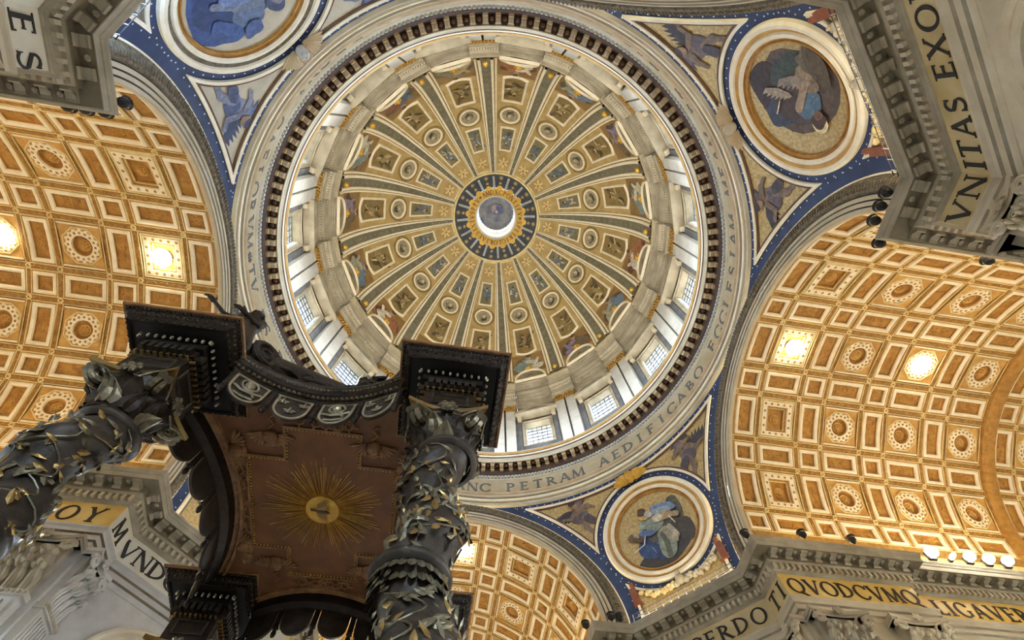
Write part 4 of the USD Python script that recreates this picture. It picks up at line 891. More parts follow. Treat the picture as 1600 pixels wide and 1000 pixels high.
def spiral(r, turns, w, n=26):
    t = np.linspace(0, 1, n); rr = r * (1 - .8 * t); a = t * turns * 2 * PI
    return [(rr[i] * math.cos(a[i]), 0, rr[i] * math.sin(a[i])) for i in range(n)]
def capital(par, place, W, H, mat, depth=.55):
    """Corinthian pilaster capital: x across, y out of the wall, z up from 0"""
    c = mk(par, 'capital', mp(J([frustum((0, .1), W * .45, depth * .5, W * .45, depth * .55, 0, H * .9)]), place), mat)
    prof = [(-.62 * W, 0), (-.5 * W, depth + .35)]
    xs = np.linspace(-1, 1, 13); ab = [(x * W * .64, depth + .45 - .33 * math.cos(x * PI / 2)) for x in xs]
    ab = [(x, y + (.0)) for x, y in ab]
    P = Polygon(ab + [(W * .6, -.2), (-W * .6, -.2)]); g1 = pgeo(P.buffer(.0), H, H * .07); g2 = pgeo(P.buffer(-.08), H * .93, H * .05)
    mk(c, 'abacus', mp(J([g1, g2, pgeo(P, H * .93)]), place), mat)
    L = []
    for row, (n, z0, hh, dd) in enumerate(((4, 0.0, H * .42, .42), (3, H * .22, H * .46, .5))):
        for k in range(n):
            x = (k - (n - 1) / 2) * W / (n) ; g = acanthus(W / n * .40, hh, dd + .25); mk(c, 'acanthus_leaf', mp(J([mv(g, (x, depth * .55 + .12, z0)), tube([(x, depth * .6 + .12, z0), (x, depth * .6 + .16, z0 + hh * .6)], [.09, .06], 5)] + [ball((x + q_ * W / n * .26, depth * .55 + .5 + dd * .4 - abs(q_) * .12, z0 + hh * (.93 - .07 * abs(q_))), (W / n * .17, .2, .2), 1) for q_ in (-1, 0, 1)]), place), mat)
    for s in (-1, 1):
        sp = tube([(s * (W * .5 + q[0]), depth + .3 + .05 * i / 26, H * .78 + q[2]) for i, q in enumerate(spiral(.36, 2.0, .1))], np.linspace(.13, .06, 26), 6)
        st = tube([(s * W * .12, depth * .6, H * .45), (s * W * .22, depth * .8, H * .68), (s * W * .36, depth + .15, H * .9), (s * W * .5, depth + .3, H * .93)], .09, 6)
        mk(c, 'volute', mp(J([sp, st]), place), mat)
        sp2 = tube([(s * (W * .13 + q[0] * .6), depth + .12, H * .74 + q[2] * .6) for q in spiral(.36, 1.6, .1)], np.linspace(.08, .04, 26), 5)
        mk(c, 'helix', mp(sp2, place), mat)
    fl = [ball((0, depth + .3, H * .97), (.26, .16, .26), 1)] + [ball((.24 * math.cos(a), depth + .34, H * .97 + .24 * math.sin(a)), (.14, .08, .14), 0) for a in np.arange(6) * PI / 3]
    mk(c, 'abacus_flower', mp(J(fl), place), mat)
PIER = {}
for (sx, sy), (nm, wh) in PIERN.items():
    sgn = np.array([sx, sy, 1.0]); fl = lambda v: v * sgn
    pier = thing('wall_pier', f'{nm} crossing pier of pale stone with pilasters and capitals', 'wall', 'structure'); PIER[(sx, sy)] = pier
    mk(pier, 'pier_wall', mp(J([sweep([(0, 0), (0, 33.9)])]), fl), 'cool_lit_pier' if sx < 0 and sy > 0 else 'stone_pale')
    mk(pier, 'pier_attic', mp(sweep([(0.0, 33.0), (.05, 33.3), (-.1, 34.2)]), fl), 'stone_pale')
    # impost course that closes the pier top behind the vaults
    en = thing('entablature_trim', f'{nm} stone entablature with brackets and inscription, {wh}', 'cornice', 'structure')
    mk(en, 'architrave', mp(sweep([(0, 27.05), (.04, 27.08), (.04, 27.48), (0, 27.5), (0, 27.58), (.14, 27.6), (.14, 27.98), (.08, 28.0), (.08, 28.08), (.22, 28.1), (.22, 28.36), (.26, 28.42), (.32, 28.5), (.33, 28.62), (.04, 28.7)]), fl), 'cool_lit_pier' if sx < 0 and sy > 0 else 'stone_pale')
    for z_, e_ in ((27.53, .0), (28.03, .08)):
        mk(en, 'fascia_groove_shade', mp(sweep([(e_ + .045, z_ - .05), (e_ + .02, z_), (e_ + .15, z_ + .065)]), fl), 'stone_shade' if sx < 0 else 'stone')  # darker strips stand for groove shade, stronger on the left piers
    PF = offs(.03)
    for i in range(len(PLAN) - 1):
        mk(en, 'frieze', mp(loft([np.column_stack([PF[i:i + 2], [z, z]]) for z in (28.62, 30.9)], False), fl), 'gold_frieze' if i not in (3, 4, 5) else ('white_lit_frieze' if sx < 0 else 'dim_lit_frieze'))  # chamfer colours stand for how light falls on the gold mosaic
    mk(en, 'frieze_fillet', mp(sweep([(.03, 30.88), (.1, 30.92), (.14, 31.0), (.28, 31.05)]), fl), 'stone')
    mk(en, 'dentil_band', mp(sweep([(.28, 31.05), (.28, 31.55), (.42, 31.6), (.5, 31.75)]), fl), 'stone')
    mk(en, 'corona_soffit', mp(sweep([(.5, 31.75), (.55, 31.8), (.55, 32.28), (1.25, 32.28)]), fl), 'stone_shade')  # darker colour stands for shade under the corona
    mk(en, 'corona', mp(sweep([(1.25, 32.28), (1.28, 32.24), (1.32, 32.24), (1.33, 32.62), (1.38, 32.66), (1.42, 32.8), (1.5, 32.92), (1.5, 33.02), (1.0, 33.06), (-.3, 33.1)]), fl), 'stone')
    runs = [(i, i + 1) for i in range(len(PLAN) - 1)]
    for i, j in runs:
        a, b = offs(.55)[i], offs(.55)[j]; L = np.linalg.norm(b - a); d = (b - a) / L; n = np.array([d[1], -d[0]])
        if n @ (a + b) > 0: n = -n
        far = max(abs(a).max(), abs(b).max())
        rot = math.atan2(d[1], d[0])
        nb = max(1, int(round(L / 1.12))) if L > 1.3 else 0
        if far > 40: nb = min(nb, int(12 / 1.12))
        for k in range(nb):
            q = a + d * (L * (k + .5) / nb) if far <= 40 else (a + d * (.56 + 1.12 * k) if abs(a).max() < abs(b).max() else b - d * (.56 + 1.12 * k))
            pr = [(0, .05), (.0, -.42), (.12, -.5), (.2, -.42), (.2, -.2), (.5, -.16), (.62, -.2), (.64, -.05), (.64, .05)]
            Lp = [[(-.26, p_, z_) for p_, z_ in pr], [(.26, p_, z_) for p_, z_ in pr]]
            g = J([loft(Lp, False), fan(Lp[0]), fan(Lp[1])]); v = g[0]
            xy = q + v[:, :1] * d + v[:, 1:2] * n
            mk(en, 'bracket', (np.column_stack([xy * [sx, sy], v[:, 2] + 32.26]), g[1]), 'stone')
            if k < nb - 1 and far <= 40:
                q2 = q + d * (L / nb / 2); g = ball((0, .36, 0), (.17, .17, .08), 0); xy = q2 + g[0][:, :1] * d + g[0][:, 1:2] * n
                mk(en, 'soffit_rose', (np.column_stack([xy * [sx, sy], g[0][:, 2] + 32.25]), g[1]), 'stone')
        a, b = offs(.28)[i], offs(.28)[j]; L = np.linalg.norm(b - a)
        if far > 40: L = 10; st = a if abs(a).max() < abs(b).max() else b; dd = d if st is a else -d
        else: st, dd = a, d
        nd = max(1, int(L / .42))
        for k in range(nd):
            q = st + dd * ((k + .5) * L / nd); g = box(-.10, .10, -.02, .2, 31.08, 31.52); xy = q + g[0][:, :1] * d + g[0][:, 1:2] * n
            mk(en, 'dentil', (np.column_stack([xy * [sx, sy], g[0][:, 2]]), g[1]), 'stone_pale')
    # the lettering
    P = [np.array(q) * [sx, sy] for q in PLAN]
    flip = sx * sy < 0       # mirrored plan: the reading direction turns round
    segs = {'nave0': (P[3], P[2]), 'chamfer': (P[4], P[5]), 'nave1': (P[6], P[7])}
    def reading(a, b):
        m = (a + b) / 2; d = b - a; out = np.array([d[1], -d[0]])       # right-hand normal
        # a reader stands inside, looks along m: right = (m_y, -m_x)
        face = m if abs(a[0] - b[0]) > 1e-6 and abs(a[1] - b[1]) > 1e-6 else (np.array([m[0], 0]) if abs(a[0] - b[0]) < 1e-6 else np.array([0, m[1]]))
        r = np.array([face[1], -face[0]]) ; 
        # seen from below with z up the reader's right is face x z
        return (a, b) if d @ r > 0 else (b, a)
    H = 1.32
    def line(key, text, x0, ins=.05, track=.2, height=H, mat='ink'):
        a, b = reading(*segs[key]); f, L = seg_place(sx, sy, a, b, .03)
        return write(en, text, height, lambda v: f(v + [0, 29.2, 0]), mat, x0, track)
    def run(i, j, text, x0, track=.2, end=False, height=H):
        a, b = reading(P[i], P[j]); f, L = seg_place(sx, sy, a, b, .03)
        write(en, text, height, lambda v: f(v + [0, 29.15, 0]), 'ink', L - x0 if end else x0, track)
    if (sx, sy) == (1, 1):
        run(3, 2, 'QVODCVMQ', .25, .045); run(2, 1, 'V', .0, 0, height=1.0); run(1, 0, 'E LIGAVERIS', -.35, .14)
        run(4, 5, 'SACERDO', 1.65, .17); run(4, 3, 'TI', .3, .3)
    if (sx, sy) == (1, -1): run(3, 4, 'VN', .0, .08); run(4, 5, 'ITAS EXORI', .3, .13)
    if (sx, sy) == (-1, -1): run(5, 4, 'VNA FID', .9, .3); run(4, 3, 'ES', .25, .42)
    if (sx, sy) == (-1, 1): run(4, 5, 'VNDO REF', -.15, .03); run(3, 4, 'M', .35); run(2, 3, 'TOY', 4.6, .28, True)
    # pilasters and capitals
    def pil(a, b, c0, W, mat, cmat=None):
        a, b = np.array(a), np.array(b); d = (b - a) / np.linalg.norm(b - a); n = np.array([d[1], -d[0]]); n = n if n @ (-(a + b)) > 0 else -n
        def f(v):
            xy = a + d * c0 + v[:, :1] * d + v[:, 1:2] * n; return np.column_stack([xy, v[:, 2]])
        fl_ = []
        nf = 7; ww = W * .86
        for k in range(nf): 
            x = (k - (nf - 1) / 2) * ww / nf
            fl_.append(box(x - ww / nf * .28, x + ww / nf * .28, .45, .56, 2.0, 22.6))
        s = mk(pier, 'pilaster', mp(J([box(-W * .47, W * .47, -.2, .46, 0, 23.25), box(-W * .52, W * .52, -.2, .62, 22.85, 23.2)] + fl_), f), mat)
        mk(s, 'bead_course', mp(J([ball((x, .62, 23.03), (.11, .11, .13), 0) for x in np.linspace(-W * .5, W * .5, 13)]), f), 'stone')
        capital(s, lambda v: f(v + [0, 0, 23.25]), W, 3.85, cmat or mat)
    m_ = 'cool_lit_pier' if sx < 0 and sy > 0 else 'stone_pale'
    pil(P[3], P[2], 1.85, 3.1, m_, 'stone'); pil(P[3], P[2], 7.2, 3.1, m_); pil(P[6], P[7], 1.85, 3.1, m_)  # browner nave-face capital stands for its warmer, darker light
    pil(P[3], P[4], 1.05, 1.8, m_)
    # niche arch on the chamfer
    a, b = P[4], P[5]; d = (b - a) / np.linalg.norm(b - a); n = np.array([d[1], -d[0]]); n = n if n @ (-(a + b)) > 0 else -n; c = (a + b) / 2
    def nf_(v): xy = c + v[:, :1] * d + v[:, 1:2] * n; return np.column_stack([xy, v[:, 2]])
    A = np.linspace(0, PI, 25)
    lp = [[(r * math.cos(t), y, 22.7 + r * math.sin(t)) for t in A] for r, y in ((2.7, -.1), (2.75, .25), (2.95, .4), (3.2, .3), (3.35, .45), (3.5, .4), (3.55, 0))]
    nm_ = mk(pier, 'niche_arch', mp(loft(lp, False), nf_), 'stone_pale')
    mk(nm_, 'niche_shade', mp(J([fan([(2.7 * math.cos(t), .03, 22.7 + 2.7 * math.sin(t)) for t in A]), box(-2.7, 2.7, .0, .03, 8, 22.7)]), nf_), 'stone_shade')  # flat darker sheet in place of the shaded hollow of the niche
    mk(nm_, 'niche_jamb', mp(J([box(-3.5, -2.7, 0, .4, 8, 22.7), box(2.7, 3.5, 0, .4, 8, 22.7)]), nf_), 'stone_pale')

# thin safety railings on the cornices
for (sx, sy), lb in (((1, -1), 'thin white safety railing along the upper right cornice, in front of the dark medallion'), ((-1, -1), 'thin safety railing along the upper left cornice, against the blue corner'), ((1, 1), 'thin safety railing on the lower right cornice below the robed figure')):
    r = thing('safety_railing', lb, 'railing'); Q = offs(1.28)[4:6] * [sx, sy]; L = np.linalg.norm(Q[1] - Q[0]); n = int(L / .62)
    pts = [Q[0] + (Q[1] - Q[0]) * (k + .5) / n for k in range(n)]
    for k, q in enumerate(pts): mk(r, 'railing_post', tube([(q[0], q[1], 33.04), (q[0], q[1], 33.95)], .035, 5), 'stone_white')
    for z in (33.5, 33.92): mk(r, 'railing_bar', tube([(*Q[0], z), (*Q[1], z)], .03, 5), 'dark_gap')

# ================================================================== FLOOR
fl_ = thing('floor', 'polished marble floor under the crossing, below the picture', 'floor', 'structure')
mk(fl_, 'floor_slab', box(-62, 62, -62, 62, -.3, 0), 'floor_marble')
for (ax, s), wh in ARCHN.items():
    w = thing('wall_nave', f'unseen end wall of the arm {wh} of the crossing, with a tall arched opening', 'wall', 'structure')
    out = Polygon([(-12.4, 0), (12.4, 0), (12.4, 33.9)] + [(12.4 * math.cos(t), 33.9 + 12.4 * math.sin(t)) for t in np.linspace(0, PI, 24)] + [(-12.4, 33.9)])
    hole = Polygon([(-5, 6), (5, 6), (5, 24)] + [(5 * math.cos(t), 24 + 5 * math.sin(t)) for t in np.linspace(0, PI, 16)] + [(-5, 24)])  # out of view, opening placed to let sky light into the arm
    g = pgeo(out.difference(hole), 0, 1.0); v = g[0]
    q = np.column_stack([s * (61.9 - v[:, 2]), v[:, 0], v[:, 1]]) if ax == 0 else np.column_stack([v[:, 0], s * (61.9 - v[:, 2]), v[:, 1]])
    mk(w, 'end_wall', (q, g[1]), 'plaster')
    for e in (-1, 1):
        g = box(40, 62, 12.3, 13.0, 0, 33.9); v = g[0] * [s, e, 1]; v = v if ax == 0 else v[:, [1, 0, 2]]; mk(w, 'side_wall', (v, g[1]), 'plaster')

# ================================================================== LAMPS AND FLOODLIGHTS
def spot(label, pos, group, r=.72, mat='lamp_warm', power=0, dirn=(0, 0, -1)):
    s = thing('spotlight', label, 'lamp', None, group, pos)
    mk(s, 'lamp_housing', lathe([(.3, .5), (.55, .45), (.6, .2), (.56, .18)], 16), 'lamp_body'); mk(s, 'lamp_glass', ball((0, 0, -.05), (r, r, r * .6), 2), mat, smooth=True)  # glass ball enlarged so its bright disc takes in the glow
    return s
zt = ZS + RV
for (x, y), lb in (((25.27, 0), 'glowing lamp in the crown coffer of the right vault, nearest the dome'), ((36.87, 0), 'glowing lamp in the second crown coffer of the right vault, further right'), ((-25.3, 0), 'glowing lamp in the crown coffer of the left vault above the bronze canopy'), ((-36.6, 0), 'glowing lamp at the left picture edge in the left vault'), ((.35, 25.0), 'glowing lamp beside the twisted column in the bottom vault')):
    spot(lb, (x, y, zt - .1), 'lamps set in the vault crowns')
def flood(label, pos, group, tilt=0):
    s = thing('floodlight', label, 'floodlight', None, group, pos, tilt)
    mk(s, 'lamp_body', J([ball((0, 0, .36), (.3, .26, .3), 1), box(-.06, .06, -.05, .05, -.02, .16)]), 'lamp_body'); mk(s, 'lamp_hood', lathe([(.26, .5), (.33, .66), (.3, .68)], 12), 'lamp_body')
    return s
def on_edge(px, py, z):
    d = np.array([(px - 804.6) / FPX, (py - 647.33) / FPX, 1.0]) @ ROT; t = (z - CAM[2]) / d[2]; return CAM + d * t
G1 = 'dark floodlights on the cornice edges'
for (x, y), lb in (((-22.2, -10.2), 'dark round floodlight on the upper left cornice edge, furthest left of three'), ((-21.4, -10.2), 'dark round floodlight on the upper left cornice edge, middle one of three'), ((-20.5, -10.2), 'dark round floodlight on the upper left cornice edge, beside its corner'), ((-19.55, -10.75), 'dark floodlight standing off the tip of the upper left cornice corner'),
                   ((19.5, -12.5), 'dark round floodlight at the upper right cornice return, topmost of three'), ((19.5, -11.8), 'dark round floodlight at the upper right cornice return, middle of three'), ((19.5, -11.05), 'dark round floodlight at the upper right cornice return, lowest of three'), ((20.3, -9.95), 'small dark floodlight under the corner tip of the upper right cornice'), ((26.9, -9.98), 'dark floodlight halfway along the long edge of the upper right cornice'),
                   ((19.5, 10.5), 'dark floodlight at the corner tip of the lower right cornice, next to the medallion'), ((23.6, 9.98), 'dark floodlight on the lower right cornice edge above the gold letters'), ((27.4, 9.98), 'dark floodlight on the lower right cornice edge, second from the corner'),
                   ((11.75, 19.5), 'dark floodlight at the foot of the bottom white arch, left of two'), ((12.45, 19.5), 'dark floodlight at the foot of the bottom white arch, right of two'), ((9.98, 20.6), 'dark floodlight on the bottom vault\'s cornice edge, below the arch foot')):
    flood(lb, (x, y, 33.05), G1)
rowl = [(33.9, .5, 'brightest lamp at the left end of the row on the right-hand cornice'), (35.35, .2, 'smallest lamp in the row on the right-hand cornice'), (36.9, .42, 'glowing lamp third in the row on the right-hand cornice'), (38.45, .42, 'glowing lamp fourth in the row on the right-hand cornice'), (40.0, .42, 'glowing lamp at the right end of the row on the right-hand cornice')]
for x, r, lb in rowl:
    s = thing('cornice_lamp', lb, 'lamp', None, 'lamps in a row on the right-hand cornice', (x, 10.28, 33.06))
    mk(s, 'lamp_housing', box(-r * .6, r * .6, .3, .5, .0, r * 1.5), 'lamp_body')
    mk(s, 'lamp_glass', ball((0, .05, r * .95), (r, .35, r * .9), 2), 'lamp_white', smooth=True)


# ================================================================== THE BRONZE CANOPY ON TWISTED COLUMNS
BX, BY = -6.1, 1.05; CX, CY = 4.22, 5.2
ZC = 18.3
bal = thing('baldachin', 'huge dark bronze canopy on four twisted columns with a scalloped hanging valance', 'canopy')
rb = np.random.default_rng(21)
def shaft_path(z, ph, amp=.2): return amp * np.cos(ph + z * 2 * PI / 3.1), amp * np.sin(ph + z * 2 * PI / 3.1)
def leaf(L, W):
    """an olive leaf: boat-shaped, tip along +x, seen side up"""
    P = [(0, 0, 0), (L * .3, W, .0), (L * .7, W * .8, .02), (L, 0, .05), (L * .7, -W * .8, .02), (L * .3, -W, .0), (L * .5, 0, .05)]
    return np.array(P, float), np.array([[0, 1, 6], [1, 2, 6], [2, 3, 6], [3, 4, 6], [4, 5, 6], [5, 0, 6]])
def column(i, sx, sy, nleaf):
    cx, cy = BX + sx * CX, BY + sy * CY; ph = 1.3 + i * 2.1
    co = grp(bal, 'twisted_column')
    Z = np.linspace(3.2, 14.5, 120); n = 40; loops = []
    for z in Z:
        t = (z - 3.2) / 11.3; R = .74 - .10 * t; a = np.arange(n) * 2 * PI / n; ox, oy = shaft_path(z, ph)
        fl_ = .0
        r = R + (.045 * np.cos(10 * (a - z * 2 * PI / 3.1)) if z < 6.4 else .035 * np.cos(3 * (a - z * 2 * PI / 3.1 + .6)))
        loops.append(np.column_stack([cx + ox + r * np.cos(a), cy + oy + r * np.sin(a), np.full(n, z)]))
    mk(co, 'shaft', loft(loops, True), 'bronze_grey', smooth=True)
    mk(co, 'column_base', lathe([(1.1, 2.6), (1.12, 2.75), (1.0, 2.9), (.9, 2.95), (.92, 3.1), (.8, 3.2)], 32, c=(cx, cy, 0)), 'bronze')
    mk(co, 'pedestal', J([cbox((cx, cy, 1.2), (2.0, 2.0, 2.4)), cbox((cx, cy, .15), (2.5, 2.5, .3)), cbox((cx, cy, 2.5), (2.3, 2.3, .25))]), 'stone_pale')
    for z in (6.4, 10.2, 14.45):
        ox, oy = shaft_path(z, ph); q = np.linspace(0, 2 * PI, 9)
        mk(co, 'shaft_ring', lathe([(.68, z - .14), (.80, z - .1), (.84, z), (.80, z + .1), (.68, z + .14)], 40, c=(cx + ox, cy + oy, 0)), 'bronze_grey', smooth=True)
    # crown of leaves around the middle ring and olive sprays climbing the shaft
    def on(z, a, h, L, W, tilt):
        ox, oy = shaft_path(z, ph); t = (z - 3.2) / 11.3; R = .74 - .10 * t + h
        g = leaf(L, W); v = g[0]; c, s = math.cos(tilt), math.sin(tilt)
        u = v[:, 0] * c - v[:, 1] * s; w = v[:, 0] * s + v[:, 1] * c
        aa = a + u / R; r = R + v[:, 2] + .05 * np.maximum(v[:, 0], 0) / L * rb.uniform(0, 1.2)
        return np.column_stack([cx + ox + r * np.cos(aa), cy + oy + r * np.sin(aa), z + w]), g[1]
    face = math.atan2(CAM[1] - cy, CAM[0] - cx)
    for k in range(nleaf):
        z = rb.uniform(6.8, 14.1); a = face + rb.uniform(-1.7, 1.7)
        mk(co, 'olive_leaf', on(z, a, .03, rb.uniform(.22, .36), rb.uniform(.055, .085), rb.uniform(0, 2 * PI)), 'bronze_leaf' if rb.random() < .7 else 'bronze_golden')
    st = []
    for k in range(9):
        z0 = 6.8 + k * .8; a0 = face + rb.uniform(-1.6, 1.6); pts = []
        for q in np.linspace(0, 1, 9):
            z = z0 + q * 1.1; ox, oy = shaft_path(z, ph); R = .74 - .1 * (z - 3.2) / 11.3 + .04; a = a0 + 1.1 * math.sin(q * 3); pts.append((cx + ox + R * math.cos(a), cy + oy + R * math.sin(a), z))
        st.append(tube(pts, .025, 5))
    mk(co, 'olive_branch', J(st), 'bronze_leaf')
    cr = []
    for zz in (10.05, 9.8):
        for k in range(26):
            a = k * 2 * PI / 26 + zz; ox, oy = shaft_path(zz, ph)
            g = leaf(.5, .09); v = g[0]; aa = a + v[:, 1] / .7; r = .70 + v[:, 0] * .14 + v[:, 2]; cr.append((np.column_stack([cx + ox + r * np.cos(aa), cy + oy + r * np.sin(aa), zz - v[:, 0] * .75 + .1]), g[1]))
    mk(co, 'leaf_crown', J(cr), 'bronze_leaf')
    # capital
    def P(v): return v + [cx, cy, 0]
    cap = grp(bal, 'column_capital')
    mk(cap, 'bell', mp(lathe([(.66, 14.5), (.7, 14.9), (.74, 15.3), (.86, 15.7), (1.0, 15.95)], 32), P), 'bronze', smooth=True)
    for row, (z0, nn, hh, dd, r0) in enumerate(((14.6, 8, .62, .32, .68), (15.0, 8, .62, .4, .74))):
        for k in range(nn):
            a = (k + .5 * row) * 2 * PI / nn; g = acanthus(.25, hh, dd); v = np.column_stack([g[0][:, 0], g[0][:, 1] + r0, g[0][:, 2] + z0])
            mk(cap, 'acanthus_leaf', (P(rotz(v, a - PI / 2)), g[1]), 'bronze_leaf' if (k + row) % 3 == 0 else 'bronze')
    for k in range(4):
        a = PI / 4 + k * PI / 2
        sp = tube([(1.08 + q[0], .0, 15.72 + q[2]) for q in spiral(.3, 2.1, .1)], np.linspace(.11, .045, 26), 7)
        sp2 = tube([(.72, 0, 15.3), (.85, 0, 15.75), (1.1, 0, 15.98), (1.28, 0, 15.95)], [.07, .1, .12, .12], 7)
        g = J([mv(sp, (0, .09, 0)), mv(sp, (0, -.09, 0)), sp2]); mk(cap, 'volute', (P(rotz(g[0], a)), g[1]), 'bronze_leaf')
        a = k * PI / 2
        fl_ = J([ball((1.0, 0, 16.0), (.14, .2, .2), 1)] + [ball((1.06, .2 * math.cos(q), 16.0 + .2 * math.sin(q)), (.07, .1, .1), 0) for q in np.arange(6) * PI / 3] + [tube([(.95, .18, 15.75), (1.02, .42, 15.55), (1.05, .62, 15.75), (1.08, .8, 15.85)], .035, 5), tube([(.95, -.18, 15.75), (1.02, -.42, 15.55), (1.05, -.62, 15.75), (1.08, -.8, 15.85)], .035, 5)])
        mk(cap, 'abacus_flower', (P(rotz(fl_[0], a)), fl_[1]), 'bronze_leaf')
    xs = np.linspace(-1, 1, 11); side = [(x * 1.12, -1.12 + .28 * math.cos(x * PI / 2)) for x in xs[:-1]]
    ab = np.vstack([np.array([(x * math.cos(q) - y * math.sin(q), x * math.sin(q) + y * math.cos(q)) for x, y in side]) for q in np.arange(4) * PI / 2])
    pl = Polygon(ab); mk(cap, 'abacus', mp(J([pgeo(pl, 16.25, .2), pgeo(pl, 16.05), pgeo(pl.buffer(-.1), 16.05, .1), pgeo(pl.buffer(-.1), 15.95)]), P), 'bronze_golden')  # golden tone stands for warm light on the abacus
    # entablature block over the capital
    bk = grp(bal, 'entablature_block')
    mk(bk, 'block_core', mp(J([cbox((0, 0, 16.9), (1.56, 1.56, 1.35)), frustum((0, 0), .78, .78, .86, .86, 16.22, 16.36), cbox((0, 0, 17.75), (1.7, 1.7, .4))]), P), 'bronze')
    for k in range(4):
        g = J([frame3(moulding(rect(.56, .34), [(0, .0), (.02, .05), (.06, .05), (.08, 0)], 1, False), (0, -.79, 16.92), (1, 0, 0), (0, 0, 1), (0, -1, 0))]); mk(bk, 'frieze_panel', (P(rotz(g[0], k * PI / 2)), g[1]), 'bronze_grey')
        g = [box(x - .03, x + .03, -.93, -.78, 17.36, 17.46) for x in np.linspace(-.72, .72, 9)]
        mk(bk, 'small_dentils', (lambda q: (P(rotz(q[0], k * PI / 2)), q[1]))(J(g)), 'bronze_golden')
        for x in np.linspace(-.66, .66, 7):
            g = box(x - .068, x + .068, -1.02, -.83, 17.6, 17.98); mk(bk, 'modillion', (P(rotz(g[0], k * PI / 2)), g[1]), 'bronze_grey')
        for x in np.linspace(-1.02, 1.02, 10):
            g = ball((x, -1.06, 18.28), (.045, .055, .11), 1); mk(bk, 'gutta', (P(rotz(g[0], k * PI / 2)), g[1]), 'bronze_pale')  # pale tone stands for light catching the pegs
    mk(bk, 'cornice_soffit', mp(J([cbox((0, 0, 18.12), (1.9, 1.9, .36)), moulding(rect(1.46, 1.46), [(0, 18.5), (.06, 18.44), (.1, 18.5)], 1), pgeo(Polygon(rect(1.46, 1.46)), 18.5)]), P), 'bronze_dark')
    mk(bk, 'cornice', mp(J([moulding(rect(1.45, 1.45), [(0.06, 18.45), (0, 18.42), (-.03, 18.55), (-.12, 18.62), (-.16, 18.8), (-.21, 18.9), (-.22, 19.05), (.2, 19.12)], 1), pgeo(Polygon(rect(1.5, 1.5)), 19.1)]), P), 'bronze')
    rel_ = []
    for k in range(4):
        o = [ball((x, -1.56, 18.66 + .05 * (q % 2)), (.07, .07, .09), 0) for q, x in enumerate(np.linspace(-1.5, 1.5, 22))] + [ball((x, -1.65, 18.86), (.05, .05, .06), 0) for x in np.linspace(-1.6, 1.6, 28)]
        g = J(o); rel_.append((P(rotz(g[0], k * PI / 2)), g[1]))
        d_ = J([box(x - .03, x + .03, -1.5, -1.44, 18.43, 18.5) for x in np.linspace(-1.3, 1.3, 14)]); rel_.append((P(rotz(d_[0], k * PI / 2)), d_[1]))
    mk(bk, 'egg_moulding', J(rel_), 'bronze_grey', kind='stuff')
for i, (sx, sy, nl) in enumerate(((1, -1, 290), (-1, -1, 190), (1, 1, 30), (-1, 1, 30))): column(i, sx, sy, nl)

